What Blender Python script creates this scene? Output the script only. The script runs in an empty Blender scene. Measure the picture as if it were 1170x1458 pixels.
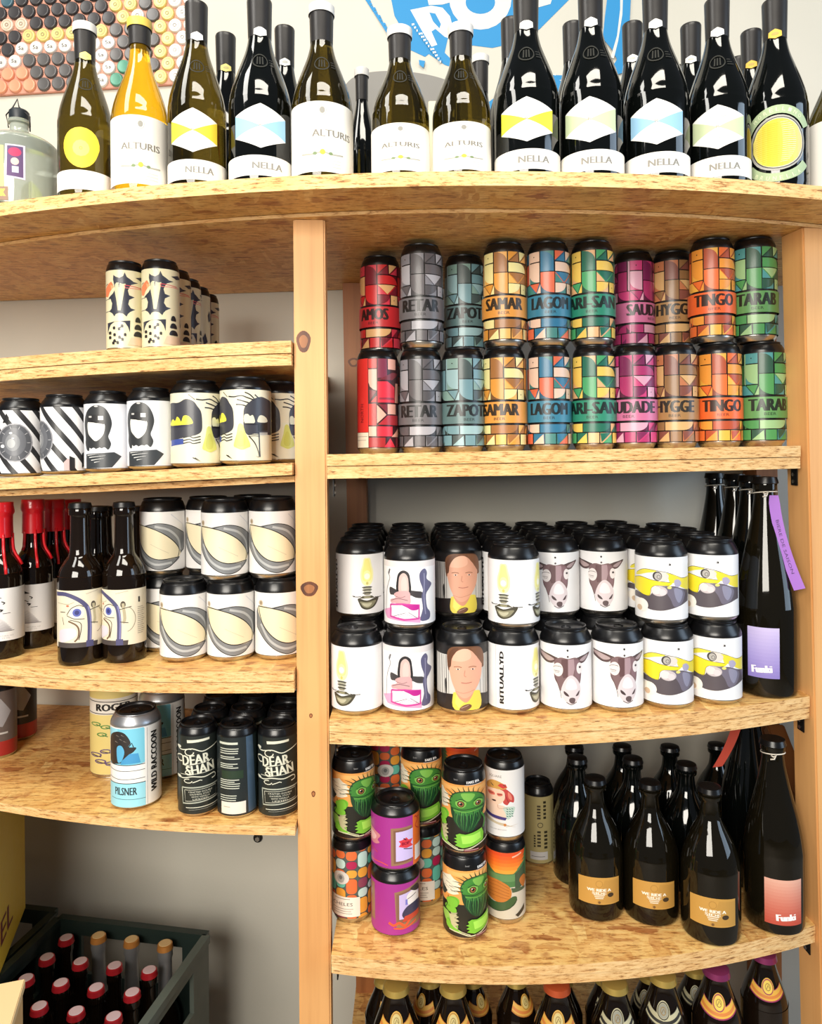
import bpy, bmesh, math, random
from math import sin, cos, asin, pi, sqrt, radians, atan2
from mathutils import Matrix, Vector
from mathutils.geometry import tessellate_polygon
random.seed(7)
SC = bpy.context.scene
COL = SC.collection

# ------------------------------------------------------------------ camera
F = 1053.0            # focal length in pixels of a 1170x1458 frame
CX, CY = 585.0, 650.0 # the optical axis meets the frame here (level camera, lower part shifted)
EYE = 1.08
ROLL = 0.0085
cd = bpy.data.cameras.new('camera'); cam = bpy.data.objects.new('camera', cd); COL.objects.link(cam)
cd.sensor_fit = 'VERTICAL'; cd.sensor_height = 36; cd.sensor_width = 36
cd.lens = 36 * F / 1458
cd.shift_y = -(729 - CY) / 1458
ca, sa = cos(ROLL), sin(ROLL)
right = Vector((ca, 0, -sa)); up = Vector((sa, 0, ca)); back = Vector((0, -1, 0))
cam.matrix_world = Matrix(((right.x, up.x, back.x, 0), (right.y, up.y, back.y, 0), (right.z, up.z, back.z, EYE), (0, 0, 0, 1)))
cd.clip_start = 0.02
SC.camera = cam

# ------------------------------------------------------------------ world, lights, exposure
w = bpy.data.worlds.new('room_light'); SC.world = w; w.use_nodes = True
w.node_tree.nodes['Background'].inputs[0].default_value = (0.78, 0.86, 1.0, 1)
w.node_tree.nodes['Background'].inputs[1].default_value = 0.09
def area(name, loc, target, sx, sy, power, color):
    l = bpy.data.lights.new(name, 'AREA'); l.shape = 'RECTANGLE'; l.size = sx; l.size_y = sy; l.energy = power; l.color = color
    o = bpy.data.objects.new(name, l); COL.objects.link(o); o.location = loc
    o.rotation_euler = (Vector(target) - Vector(loc)).to_track_quat('-Z', 'Y').to_euler()
    return o
area('ceiling_light', (-0.95, 0.30, 2.40), (-0.7, 1.1, 1.2), 0.35, 0.9, 11, (1.0, 0.97, 0.90))
area('ceiling_light', (0.15, -0.10, 2.75), (0.05, 0.95, 0.8), 1.1, 0.35, 18, (1.0, 0.94, 0.82))
area('shop_window_or_fill', (2.15, 0.15, 1.45), (0.1, 0.95, 1.0), 1.0, 1.7, 20, (0.62, 0.80, 1.0))
area('shop_window_or_fill', (-0.65, -1.2, 1.55), (-0.1, 1.1, 0.4), 1.2, 1.0, 58, (1.0, 0.94, 0.84))  # added front fill brightening the low wall and shelf fronts, no window known there
SC.view_settings.view_transform = 'Standard'; SC.view_settings.look = 'None'
SC.view_settings.gamma = 1; SC.view_settings.use_curve_mapping = False
SC.view_settings.exposure = 0.30

# ------------------------------------------------------------------ pixel to place
def W(px, py, d):
    u = (px - CX) / F * d; v = (CY - py) / F * d
    return Vector((u * ca + v * sa, d, EYE - u * sa + v * ca))
def Xof(px, py, d): return W(px, py, d).x

# ------------------------------------------------------------------ materials
def lin(c):
    r = []
    for v in c[:3]:
        v /= 255.0
        r.append(v / 12.92 if v <= 0.04045 else ((v + 0.055) / 1.055) ** 2.4)
    return (r[0], r[1], r[2], 1.0)
MATS = {}
def mat(name, color=(200, 200, 200), rough=0.5, metal=0.0, trans=0.0, coat=0.0, ior=1.5, spec=0.5):
    if name in MATS: return MATS[name]
    m = bpy.data.materials.new(name); m.use_nodes = True
    b = m.node_tree.nodes['Principled BSDF']
    b.inputs['Base Color'].default_value = lin(color); b.inputs['Roughness'].default_value = rough
    b.inputs['Metallic'].default_value = metal; b.inputs['Transmission Weight'].default_value = trans
    b.inputs['Coat Weight'].default_value = coat; b.inputs['IOR'].default_value = ior
    b.inputs['Specular IOR Level'].default_value = spec
    nt = m.node_tree
    n = nt.nodes.new('ShaderNodeTexNoise'); n.inputs['Scale'].default_value = 60
    tc = nt.nodes.new('ShaderNodeTexCoord'); nt.links.new(tc.outputs['Object'], n.inputs['Vector'])
    mr = nt.nodes.new('ShaderNodeMapRange'); mr.inputs['To Min'].default_value = max(0, rough * 0.9); mr.inputs['To Max'].default_value = min(1, rough * 1.12 + 0.005)
    nt.links.new(n.outputs['Fac'], mr.inputs['Value']); nt.links.new(mr.outputs['Result'], b.inputs['Roughness'])
    MATS[name] = m; return m
def ramp(nt, stops):
    r = nt.nodes.new('ShaderNodeValToRGB'); e = r.color_ramp.elements
    while len(e) < len(stops): e.new(0.5)
    for i, (p, c) in enumerate(stops): e[i].position = p; e[i].color = lin(c)
    return r
def mixc(nt, a, b, fac, mode='MIX'):
    m = nt.nodes.new('ShaderNodeMix'); m.data_type = 'RGBA'; m.blend_type = mode
    for sock, v in ((m.inputs[6], a), (m.inputs[7], b), (m.inputs[0], fac)):
        if hasattr(v, 'type') and hasattr(v, 'links'): nt.links.new(v, sock)
        else: sock.default_value = v
    return m.outputs[2]
def texco(nt, scale, rot=(0, 0, 0)):
    tc = nt.nodes.new('ShaderNodeTexCoord'); mp = nt.nodes.new('ShaderNodeMapping')
    mp.inputs['Scale'].default_value = scale; mp.inputs['Rotation'].default_value = rot
    nt.links.new(tc.outputs['Object'], mp.inputs['Vector']); return mp.outputs[0]
def noise(nt, vec, scale, detail=3, rough=0.5):
    n = nt.nodes.new('ShaderNodeTexNoise'); n.inputs['Scale'].default_value = scale; n.inputs['Detail'].default_value = detail
    n.inputs['Roughness'].default_value = rough
    nt.links.new(vec, n.inputs['Vector']); return n.outputs['Fac']
def bump(nt, b, h, strength, dist=0.001):
    n = nt.nodes.new('ShaderNodeBump'); n.inputs['Strength'].default_value = strength; n.inputs['Distance'].default_value = dist
    nt.links.new(h, n.inputs['Height']); nt.links.new(n.outputs[0], b.inputs['Normal'])
def osb_face():
    m = bpy.data.materials.new('osb_face'); m.use_nodes = True; nt = m.node_tree; b = nt.nodes['Principled BSDF']
    cols = []
    for i, (sc, rot) in enumerate((((16, 52, 16), 0.25), ((44, 15, 30), -0.5), ((20, 60, 24), 1.0))):
        vec = texco(nt, sc, (0, 0, rot))
        nz = nt.nodes.new('ShaderNodeTexNoise'); nz.inputs['Scale'].default_value = 1.6; nt.links.new(vec, nz.inputs['Vector'])
        ad = nt.nodes.new('ShaderNodeVectorMath'); ad.operation = 'ADD'; nt.links.new(vec, ad.inputs[0]); nt.links.new(nz.outputs['Color'], ad.inputs[1])
        v = nt.nodes.new('ShaderNodeTexVoronoi'); v.inputs['Scale'].default_value = 1.5; nt.links.new(ad.outputs[0], v.inputs['Vector'])
        sp = nt.nodes.new('ShaderNodeSeparateColor'); nt.links.new(v.outputs['Color'], sp.inputs[0]); cols.append(sp.outputs[0])
    r1 = ramp(nt, [(0.0, (232, 186, 112)), (0.45, (238, 198, 124)), (0.85, (226, 176, 104)), (1.0, (198, 140, 76))]); nt.links.new(cols[0], r1.inputs[0])
    r2 = ramp(nt, [(0.0, (242, 208, 138)), (0.6, (230, 184, 110)), (1.0, (204, 148, 84))]); nt.links.new(cols[1], r2.inputs[0])
    r3 = ramp(nt, [(0.0, (220, 168, 100)), (0.55, (238, 196, 124)), (1.0, (176, 114, 62))]); nt.links.new(cols[2], r3.inputs[0])
    big = noise(nt, texco(nt, (1, 1, 1)), 14, 4)
    rb = ramp(nt, [(0.42, (0, 0, 0)), (0.58, (255, 255, 255))]); nt.links.new(big, rb.inputs[0])
    c = mixc(nt, r1.outputs[0], r2.outputs[0], rb.outputs[0])
    b2 = noise(nt, texco(nt, (1.3, 1, 1), (0, 0, .7)), 19, 3)
    rb2 = ramp(nt, [(0.5, (0, 0, 0)), (0.6, (255, 255, 255))]); nt.links.new(b2, rb2.inputs[0])
    c = mixc(nt, c, r3.outputs[0], rb2.outputs[0])
    st = noise(nt, texco(nt, (44, 190, 90), (0, 0, .3)), 1.0, 5, .75)
    rs = ramp(nt, [(0.36, (128, 78, 40)), (0.46, (236, 214, 190)), (0.52, (255, 255, 255))]); nt.links.new(st, rs.inputs[0])
    c = mixc(nt, c, rs.outputs[0], 0.75, 'MULTIPLY')
    nt.links.new(c, b.inputs['Base Color']); b.inputs['Roughness'].default_value = 0.42
    bump(nt, b, st, 0.35)
    MATS['osb_face'] = m; return m
def osb_edge(name, tint):
    m = bpy.data.materials.new(name); m.use_nodes = True; nt = m.node_tree; b = nt.nodes['Principled BSDF']
    n1 = noise(nt, texco(nt, (60, 60, 420)), 1.0, 5, .75)
    n2 = noise(nt, texco(nt, (13, 13, 60)), 1.0, 3)
    r = ramp(nt, [(0.33, (112, 74, 40)), (0.41, (196, 150, 96)), (0.49, tint), (0.75, (242, 214, 166))]); nt.links.new(n1, r.inputs[0])
    r2 = ramp(nt, [(0.3, (240, 216, 180)), (0.6, (255, 250, 240))]); nt.links.new(n2, r2.inputs[0])
    c = mixc(nt, r.outputs[0], r2.outputs[0], 0.8, 'MULTIPLY')
    nt.links.new(c, b.inputs['Base Color']); b.inputs['Roughness'].default_value = 0.75; bump(nt, b, n1, 0.6)
    MATS[name] = m; return m
def pine(name, base, dark, amt=0.5):
    m = bpy.data.materials.new(name); m.use_nodes = True; nt = m.node_tree; b = nt.nodes['Principled BSDF']
    n1 = noise(nt, texco(nt, (70, 70, 2.2)), 1.0, 4, .6)
    n2 = noise(nt, texco(nt, (5, 5, 3)), 1.0, 2)
    r = ramp(nt, [(0.3, dark), (0.55, base)]); nt.links.new(n1, r.inputs[0])
    c = mixc(nt, lin(base), r.outputs[0], amt)
    r2 = ramp(nt, [(0.3, (240, 225, 210)), (0.7, (255, 255, 250))]); nt.links.new(n2, r2.inputs[0])
    c = mixc(nt, c, r2.outputs[0], 1.0, 'MULTIPLY')
    nt.links.new(c, b.inputs['Base Color']); b.inputs['Roughness'].default_value = 0.5; bump(nt, b, n1, 0.12)
    MATS[name] = m; return m
def plaster(name, col):
    m = bpy.data.materials.new(name); m.use_nodes = True; nt = m.node_tree; b = nt.nodes['Principled BSDF']
    n1 = noise(nt, texco(nt, (1, 1, 1)), 3, 3); n2 = noise(nt, texco(nt, (1, 1, 1)), 160, 3)
    r = ramp(nt, [(0.3, tuple(int(v * .95) for v in col)), (0.7, col)]); nt.links.new(n1, r.inputs[0])
    nt.links.new(r.outputs[0], b.inputs['Base Color']); b.inputs['Roughness'].default_value = 0.7; bump(nt, b, n2, 0.15)
    MATS[name] = m; return m
osb_face(); osb_edge('osb_edge', (226, 188, 132)); osb_edge('osb_edge_pale', (236, 206, 148))
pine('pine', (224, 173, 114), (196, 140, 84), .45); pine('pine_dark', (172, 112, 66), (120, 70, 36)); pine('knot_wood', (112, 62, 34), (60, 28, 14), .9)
plaster('wall_paint', (204, 200, 188)); plaster('floor_paint', (136, 128, 118))
def printmat(name, rough, coat=0.0, metal=0.0):
    m = bpy.data.materials.new(name); m.use_nodes = True; nt = m.node_tree; b = nt.nodes['Principled BSDF']
    a = nt.nodes.new('ShaderNodeAttribute'); a.attribute_name = 'Col'; nt.links.new(a.outputs['Color'], b.inputs['Base Color'])
    b.inputs['Roughness'].default_value = rough; b.inputs['Coat Weight'].default_value = coat; b.inputs['Metallic'].default_value = metal
    b.inputs['Coat Roughness'].default_value = 0.15
    MATS[name] = m; return m
printmat('printed_label', 0.42, 0.15); printmat('printed_paper', 0.6); printmat('printed_tin', 0.3, 0.3)
BLK = mat('black_can_metal', (14, 14, 16), 0.28)
SIL = mat('silver_aluminium', (205, 200, 192), 0.28, 1.0)
SILR = mat('silver_can_metal', (188, 190, 194), 0.34, 0.85)
DKG = mat('dark_lid_metal', (26, 26, 28), 0.33, 0.3)
GL_DARK = mat('black_wine_glass', (7, 9, 8), 0.055, 0, 0, 0.3)
GL_OLIVE = mat('olive_wine_glass', (92, 78, 26), 0.03, 0, 0.92)
GL_BROWN = mat('brown_wine_glass', (24, 20, 11), 0.04, 0, 0.35)
GL_BEER = mat('brown_beer_glass', (26, 17, 10), 0.06, 0, 0.25, 0.2)
GL_AMBER = mat('amber_wine_glass', (255, 200, 40), 0.03, 0, 0.9)
GL_CLEAR = mat('clear_jug_glass', (196, 205, 196), 0.06, 0, 0.6)
CAPS = mat('charcoal_capsule_foil', (44, 42, 42), 0.36, 0.2)
CAPSL = mat('pale_capsule_top', (226, 224, 220), 0.4)
CAPSY = mat('yellow_capsule_top', (232, 200, 90), 0.4)
REDWAX = mat('red_sealing_wax', (205, 22, 32), 0.3, 0, 0, .3)
# ------------------------------------------------------------------ object helpers
def tag(o, label=None, cat=None, group=None, kind=None):
    if label: o['label'] = label
    if cat: o['category'] = cat
    if group: o['group'] = group
    if kind: o['kind'] = kind
    return o
def empty(name, loc, rz=0.0, label=None, cat=None, group=None):
    o = bpy.data.objects.new(name, None); COL.objects.link(o); o.location = loc; o.rotation_euler = (0, 0, rz)
    o.empty_display_size = 0.02
    return tag(o, label, cat, group)
def link(name, me, parent=None, m=None, loc=None):
    o = bpy.data.objects.new(name, me); COL.objects.link(o)
    if m is not None and not me.materials: me.materials.append(m)
    if parent is not None: o.parent = parent
    if loc is not None: o.location = loc
    return o
def bm_mesh(bm, name, smooth=False):
    me = bpy.data.meshes.new(name); bm.to_mesh(me); bm.free()
    if smooth:
        for p in me.polygons: p.use_smooth = True
    return me
def box_mesh(name, sx, sy, sz, bev=0.0, base=True):
    bm = bmesh.new(); bmesh.ops.create_cube(bm, size=1)
    for v in bm.verts: v.co = Vector((v.co.x * sx, v.co.y * sy, (v.co.z + (0.5 if base else 0)) * sz))
    if bev: bmesh.ops.bevel(bm, geom=bm.edges[:], offset=bev, segments=2, affect='EDGES')
    return bm_mesh(bm, name)
SEG = 48
def lathe(name, prof, seg=SEG, sharp=35):
    """prof: list of (r, z); r 0 closes on the axis. Vertices sit on the same angular grid as the labels."""
    vs = []; fs = []; rings = []
    for r, z in prof:
        if r < 1e-6: rings.append([len(vs)]); vs.append((0, 0, z))
        else:
            i0 = len(vs); rings.append(list(range(i0, i0 + seg)))
            for k in range(seg):
                t = k * 2 * pi / seg; vs.append((r * sin(t), -r * cos(t), z))
    for a, b in zip(rings, rings[1:]):
        if len(a) == 1 and len(b) == 1: continue
        for k in range(seg):
            k2 = (k + 1) % seg
            if len(a) == 1: fs.append((a[0], b[k2], b[k]))
            elif len(b) == 1: fs.append((a[k], a[k2], b[0]))
            else: fs.append((a[k], a[k2], b[k2], b[k]))
    me = bpy.data.meshes.new(name); me.from_pydata(vs, [], fs); me.update()
    for p in me.polygons: p.use_smooth = True
    bm = bmesh.new(); bm.from_mesh(me)
    for e in bm.edges:
        if len(e.link_faces) == 2 and e.calc_face_angle(0) > radians(sharp): e.smooth = False
    bmesh.ops.recalc_face_normals(bm, faces=bm.faces[:])
    bm.to_mesh(me); bm.free(); return me
def spline(pts, n=5, closed=False):
    out = []; N = len(pts)
    rng = range(N) if closed else range(N - 1)
    for i in rng:
        g = (lambda k: pts[k % N]) if closed else (lambda k: pts[max(0, min(N - 1, k))])
        p0, p1, p2, p3 = g(i - 1), g(i), g(i + 1), g(i + 2)
        for j in range(n):
            t = j / n
            out.append(tuple(0.5 * ((2 * p1[a]) + (-p0[a] + p2[a]) * t + (2 * p0[a] - 5 * p1[a] + 4 * p2[a] - p3[a]) * t * t + (-p0[a] + 3 * p1[a] - 3 * p2[a] + p3[a]) * t ** 3) for a in (0, 1)))
    if not closed: out.append(tuple(pts[-1]))
    return out
def tube(name, pts, r, seg=8, closed=False):
    bm = bmesh.new(); rings = []; n = len(pts); P = [Vector(p) for p in pts]
    for i in range(n):
        a = P[(i - 1) % n] if (closed or i > 0) else P[i]; b = P[(i + 1) % n] if (closed or i < n - 1) else P[i]
        t = (b - a).normalized(); u = t.orthogonal().normalized() if abs(t.z) > .9 else t.cross(Vector((0, 0, 1))).normalized(); v = t.cross(u)
        rings.append([bm.verts.new(P[i] + (u * cos(2 * pi * k / seg) + v * sin(2 * pi * k / seg)) * r) for k in range(seg)])
    m = n if closed else n - 1
    for i in range(m):
        A, B = rings[i], rings[(i + 1) % n]
        for k in range(seg): bm.faces.new((A[k], A[(k + 1) % seg], B[(k + 1) % seg], B[k]))
    if not closed: bm.faces.new(rings[0][::-1]); bm.faces.new(rings[-1])
    bmesh.ops.recalc_face_normals(bm, faces=bm.faces[:])
    return bm_mesh(bm, name, True)

# ------------------------------------------------------------------ flat print (labels): coloured shapes laid on a surface
TXT = {}
def text_tris(s):
    if s in TXT: return TXT[s]
    cu = bpy.data.curves.new('t', 'FONT'); cu.body = s; cu.size = 1; cu.resolution_u = 2; cu.align_x = 'CENTER'; cu.align_y = 'CENTER'
    ob = bpy.data.objects.new('t', cu); me = bpy.data.meshes.new_from_object(ob); me.calc_loop_triangles()
    v = [(p.co.x, p.co.y) for p in me.vertices]; f = [tuple(t.vertices) for t in me.loop_triangles]
    xs = [p[0] for p in v] or [0]; ys = [p[1] for p in v] or [0]
    cx, cy = (min(xs) + max(xs)) / 2, (min(ys) + max(ys)) / 2; wd, ht = max(xs) - min(xs), max(ys) - min(ys)
    v = [((a - cx) / max(wd, 1e-6), (b - cy) / max(ht, 1e-6)) for a, b in v]
    bpy.data.objects.remove(ob); bpy.data.curves.remove(cu); bpy.data.meshes.remove(me)
    TXT[s] = (v, f); return TXT[s]
class Art:
    """x: angle on the label in radians (positive to the right), y: height in label radii above the label's foot"""
    def __init__(s, cx=None, rp=None, yt=None, yb=None, rot=0.0):
        s.el = []; s.set(cx, rp, yt, yb, rot)
    def set(s, cx, rp, yt, yb, rot=0.0):
        s.cx, s.rp, s.yt, s.yb, s.rot = cx, rp, yt, yb, rot
        if cx is not None: s.H = (yb - yt) / rp
        return s
    def p(s, q):
        if s.cx is None: return q
        return (asin(max(-.985, min(.985, (q[0] - s.cx) / s.rp))) - s.rot, (s.yb - q[1]) / s.rp)
    def raw(s, pts, c):
        tr = tessellate_polygon([[Vector((a, b, 0)) for a, b in pts]])
        s.el.append((pts, [tuple(t) for t in tr], c)); return s
    def poly(s, pts, c): return s.raw([s.p(q) for q in pts], c)
    def blob(s, pts, c, n=4): return s.raw([s.p(q) for q in spline(pts, n, True)], c)
    def rect(s, x0, y0, x1, y1, c): 
        a = s.p((x0, y0)); b = s.p((x1, y1)); return s.raw([(a[0], a[1]), (b[0], a[1]), (b[0], b[1]), (a[0], b[1])], c)
    def ell(s, x, y, rx, ry, c, n=20): return s.poly([(x + rx * cos(2 * pi * k / n), y + ry * sin(2 * pi * k / n)) for k in range(n)], c)
    def ring(s, x, y, rx, ry, wd, c, n=24, a0=0, a1=2 * pi):
        return s.line([(x + rx * cos(a0 + (a1 - a0) * k / n), y + ry * sin(a0 + (a1 - a0) * k / n)) for k in range(n + 1)], wd, c)
    def line(s, pts, wd, c, sm=0, taper=False):
        if sm: pts = spline(pts, sm)
        q = [s.p(a) for a in pts]; k = 1.0 if s.cx is None else 1.0 / s.rp
        L = []; R = []; n = len(q)
        for i in range(n):
            a = q[max(0, i - 1)]; b = q[min(n - 1, i + 1)]; dx, dy = b[0] - a[0], b[1] - a[1]; l = sqrt(dx * dx + dy * dy) or 1e-9
            h = wd * k / 2 * ((1 - i / (n - 1)) * .9 + .1 if taper else 1)
            L.append((q[i][0] - dy / l * h, q[i][1] + dx / l * h)); R.append((q[i][0] + dy / l * h, q[i][1] - dx / l * h))
        pts = L + R[::-1]; f = []
        for i in range(n - 1): f += [(i, i + 1, 2 * n - 2 - i), (i, 2 * n - 2 - i, 2 * n - 1 - i)]
        s.el.append((pts, f, c)); return s
    def text(s, t, x, y, wd, ht, c, rot=0.0, bold=0.0):
        """centre, overall width and height in tracing units; rot in degrees"""
        v, f = text_tris(t); q = s.p((x, y)); k = 1.0 if s.cx is None else 1.0 / s.rp
        r = radians(rot); cr, sr = cos(r), sin(r)
        for dx in ((0, bold, -bold) if bold else (0,)):
            s.el.append(([(q[0] + ((a * wd + dx) * cr - b * ht * sr) * k, q[1] + ((a * wd + dx) * sr + b * ht * cr) * k) for a, b in v], f, c))
        return s
    def copy(s):
        o = Art(s.cx, s.rp, s.yt, s.yb, s.rot); o.H = s.H; o.el = list(s.el); return o
STEP = 2 * pi / SEG
def art_mesh(name, art, R, z0, z1, base=None, rfun=None, off=0.00002, lift=0.00012, clip=True, zk=None, arc=(-pi, pi)):
    """lays the shapes on a cylinder (or on rfun(z)) of radius R between z0 and z1; base = paper colour"""
    k = zk if zk is not None else (z1 - z0) / art.H; top = (z1 - z0) / k
    els = list(art.el)
    if base is not None:
        els = [([(arc[0], 0), (arc[1], 0), (arc[1], top), (arc[0], top)], [(0, 1, 2), (0, 2, 3)], base)] + els
    bm = bmesh.new(); cid = bm.faces.layers.int.new('cid'); cols = []
    for i, (pts, fs, c) in enumerate(els):
        cols.append(lin(c)); vs = [bm.verts.new((a, b, i)) for a, b in pts]
        for f in fs:
            if len(set(f)) < 3: continue
            try: nf = bm.faces.new([vs[j] for j in f]); nf[cid] = i
            except ValueError: pass
    def cut(co, no, cl=False):
        g = bm.verts[:] + bm.edges[:] + bm.faces[:]
        bmesh.ops.bisect_plane(bm, geom=g, dist=1e-6, plane_co=co, plane_no=no, clear_outer=cl)
    if clip:
        cut((0, top, 0), (0, 1, 0), True); cut((0, 0, 0), (0, -1, 0), True)
        cut((pi, 0, 0), (1, 0, 0), True); cut((-pi, 0, 0), (-1, 0, 0), True)
    xs = [v.co.x for v in bm.verts]
    if not xs: return bm_mesh(bm, name)
    a = int(math.floor(min(xs) / STEP)); b = int(math.ceil(max(xs) / STEP))
    for j in range(a + 1, b): cut((j * STEP, 0, 0), (1, 0, 0))
    if rfun:
        ys = [v.co.y for v in bm.verts]; y0, y1 = min(ys), max(ys); dy = 0.0025 / k; y = math.ceil(y0 / dy) * dy
        while y < y1: cut((0, y, 0), (0, 1, 0)); y += dy
    bm.normal_update()
    for f in bm.faces:
        if f.normal.z < 0: f.normal_flip()
    cl = bm.loops.layers.float_color.new('Col')
    for f in bm.faces:
        c = cols[f[cid]]
        for l in f.loops: l[cl] = c
        f.smooth = True
    nrm = []
    kseg = cos(STEP / 2)
    for v in bm.verts:
        t, y, i = v.co; z = z0 + y * k
        # stay on the flat facets of the lathe's angular grid
        j = math.floor(t / STEP + 1e-6); fr = (t - j * STEP) / STEP; fr = max(0, min(1, fr))
        rr = (rfun(z) if rfun else R) + lift + off * i
        x0, yy0 = sin(j * STEP), -cos(j * STEP); x1, yy1 = sin((j + 1) * STEP), -cos((j + 1) * STEP)
        v.co = Vector(((x0 + (x1 - x0) * fr) * rr, (yy0 + (yy1 - yy0) * fr) * rr, z))
        if rfun:
            s = (rfun(z + .001) - rfun(z - .001)) / .002; nn = Vector((sin(t), -cos(t), -s)).normalized()
        else: nn = Vector((sin(t), -cos(t), 0))
        nrm.append(nn)
    me = bm_mesh(bm, name)
    me.normals_split_custom_set_from_vertices([tuple(n) for n in nrm])
    return me
def flat_art_mesh(name, art, to3d, nrm, off=0.0001):
    """same shapes on a flat surface; to3d maps art coordinates to a point"""
    bm = bmesh.new(); cl = bm.loops.layers.float_color.new('Col'); n = Vector(nrm)
    for i, (pts, fs, c) in enumerate(art.el):
        vs = [bm.verts.new(Vector(to3d(a, b)) + n * (off * (i + 1))) for a, b in pts]; c = lin(c)
        for f in fs:
            if len(set(f)) < 3: continue
            try: nf = bm.faces.new([vs[j] for j in f])
            except ValueError: continue
            nf.normal_update()
            if nf.normal.dot(n) < 0: nf.normal_flip()
            for l in nf.loops: l[cl] = c
    return bm_mesh(bm, name)
# ------------------------------------------------------------------ label artworks
WH = (244, 242, 238); K = (16, 15, 16)
def mix3(a, b, t): return tuple(a[i] + (b[i] - a[i]) * t for i in range(3))
def motif(name, pal, tone=0):
    """geometric patchwork label: pal = band, light, mid, dark, accent"""
    B, L, M, D, A = pal
    a = Art(); P = 3.06; H = 5.0
    a.H = 4.3
    def up(y): return (605 - y) / 97.0
    def add(off):
        def X(x): return off + x / 97.0 * 1.28
        def R(x0, y0, x1, y1, c): a.raw([(X(x0), up(y1)), (X(x1), up(y1)), (X(x1), up(y0)), (X(x0), up(y0))], c)
        def Pp(pts, c): a.raw([(X(x), up(y)) for x, y in pts], c)
        def Q(x0, y0, x1, y1, c, corner):   # rectangle with one big round corner
            w, h = x1 - x0, y1 - y0; r = min(abs(w), abs(h)); pts = []
            cs = {'tr': (x1 - r, y0 + r, -pi / 2, 0), 'br': (x1 - r, y1 - r, 0, pi / 2), 'bl': (x0 + r, y1 - r, pi / 2, pi), 'tl': (x0 + r, y0 + r, pi, 1.5 * pi)}
            for k, (px, py) in (('tl', (x0, y0)), ('tr', (x1, y0)), ('br', (x1, y1)), ('bl', (x0, y1))):
                if k == corner:
                    ux, uy, a0, a1 = cs[k]
                    pts += [(ux + r * cos(a0 + (a1 - a0) * j / 6), uy + r * sin(a0 + (a1 - a0) * j / 6)) for j in range(7)]
                else: pts.append((px, py))
            Pp(pts, c)
        # upper patchwork
        DD = mix3(D, (0, 0, 0), .25)
        for x0_, y0_, x1_, y1_, c_ in ((-82, 248, -38, 341, A), (-34, 196, 12, 291, A), (-34, 295, 14, 392, DD), (17, 196, 56, 243, DD), (59, 196, 97, 243, D), (17, 248, 97, 291, DD), (17, 295, 97, 343, M), (-82, 346, -37, 392, D), (17, 346, 62, 392, A), (100, 346, 148, 392, DD), (142, 196, 148, 343, DD),
                                       (-97, 512, -35, 551, DD), (-32, 512, 66, 551, DD), (69, 512, 97, 551, A), (100, 512, 148, 551, DD), (-59, 556, -17, 603, D), (26, 556, 72, 603, A), (115, 556, 148, 603, M)): R(x0_, y0_, x1_, y1_, c_)
        R(-82, 196, -38, 243, L if tone else A); a.raw([(X(-60) + .035 * cos(q), up(219) + .035 * sin(q)) for q in (0, 1.2, 2.4, 3.6, 4.8)], K)
        Q(-34, 196, 12, 291, D, 'tr'); Q(-82, 248, -38, 341, L, 'bl'); Q(-34, 295, 14, 392, M, 'bl')
        Pp([(16, 196), (52, 196), (16, 240)], M); Pp([(20, 243), (54, 200), (56, 243)], D); Pp([(58, 196), (94, 196), (60, 240)], L); Pp([(64, 243), (96, 205), (96, 243)], A)
        Q(17, 248, 97, 291, L if tone else M, 'tr')
        Pp([(17, 295), (86, 295), (52, 341)], D if tone else L); Pp([(17, 300), (17, 343), (48, 343)], A); Pp([(56, 343), (97, 343), (97, 297), (91, 297)], D)
        R(100, 196, 138, 243, D); R(100, 248, 138, 343, M); Q(142, 196, 148, 343, L, 'bl')
        Pp([(-82, 346), (-82, 392), (-52, 392)], A); Pp([(-78, 346), (-38, 346), (-50, 388)], M); Pp([(-34, 350), (-34, 392), (-48, 392)], L)
        Q(17, 346, 62, 392, L if tone else D, 'br'); R(66, 346, 97, 392, L); a.raw([(X(80) + .03 * cos(q), up(370) + .03 * sin(q)) for q in (0, 1.2, 2.4, 3.6, 4.8)], K)
        Q(100, 346, 148, 392, A, 'bl')
        # lower patchwork
        Q(-97, 512, -35, 551, M if not tone else L, 'bl'); Q(-32, 512, 66, 551, L if not tone else D, 'br'); Pp([(70, 551), (97, 512), (97, 551)], D); Q(100, 512, 148, 551, M, 'tl'); R(-84 + 0, 512, -80, 551, B)
        R(-97, 556, -62, 603, M); Pp([(-58, 603), (-20, 558), (-18, 603)], L); R(-14, 556, 22, 603, A if tone else M); Pp([(26, 558), (66, 556), (30, 600)], D); Pp([(34, 603), (70, 562), (72, 603)], M)
        R(76, 556, 112, 603, L if tone else A); Pp([(116, 603), (148, 560), (148, 603)], D)
    for o in (-P, 0, P): add(o)
    # name band
    y0, y1 = up(502), up(403)
    a.raw([(-pi, y0), (pi, y0), (pi, y1), (-pi, y1)], B)
    dk = mix3(B, (10, 10, 10), .8)
    sp = 0.345 * len(name)
    a.text(name, 0, y0 + .64, sp, .58, dk, bold=.045)
    a.text('BEER', 0, y0 + .2, .5, .13, dk)
    return a
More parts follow.
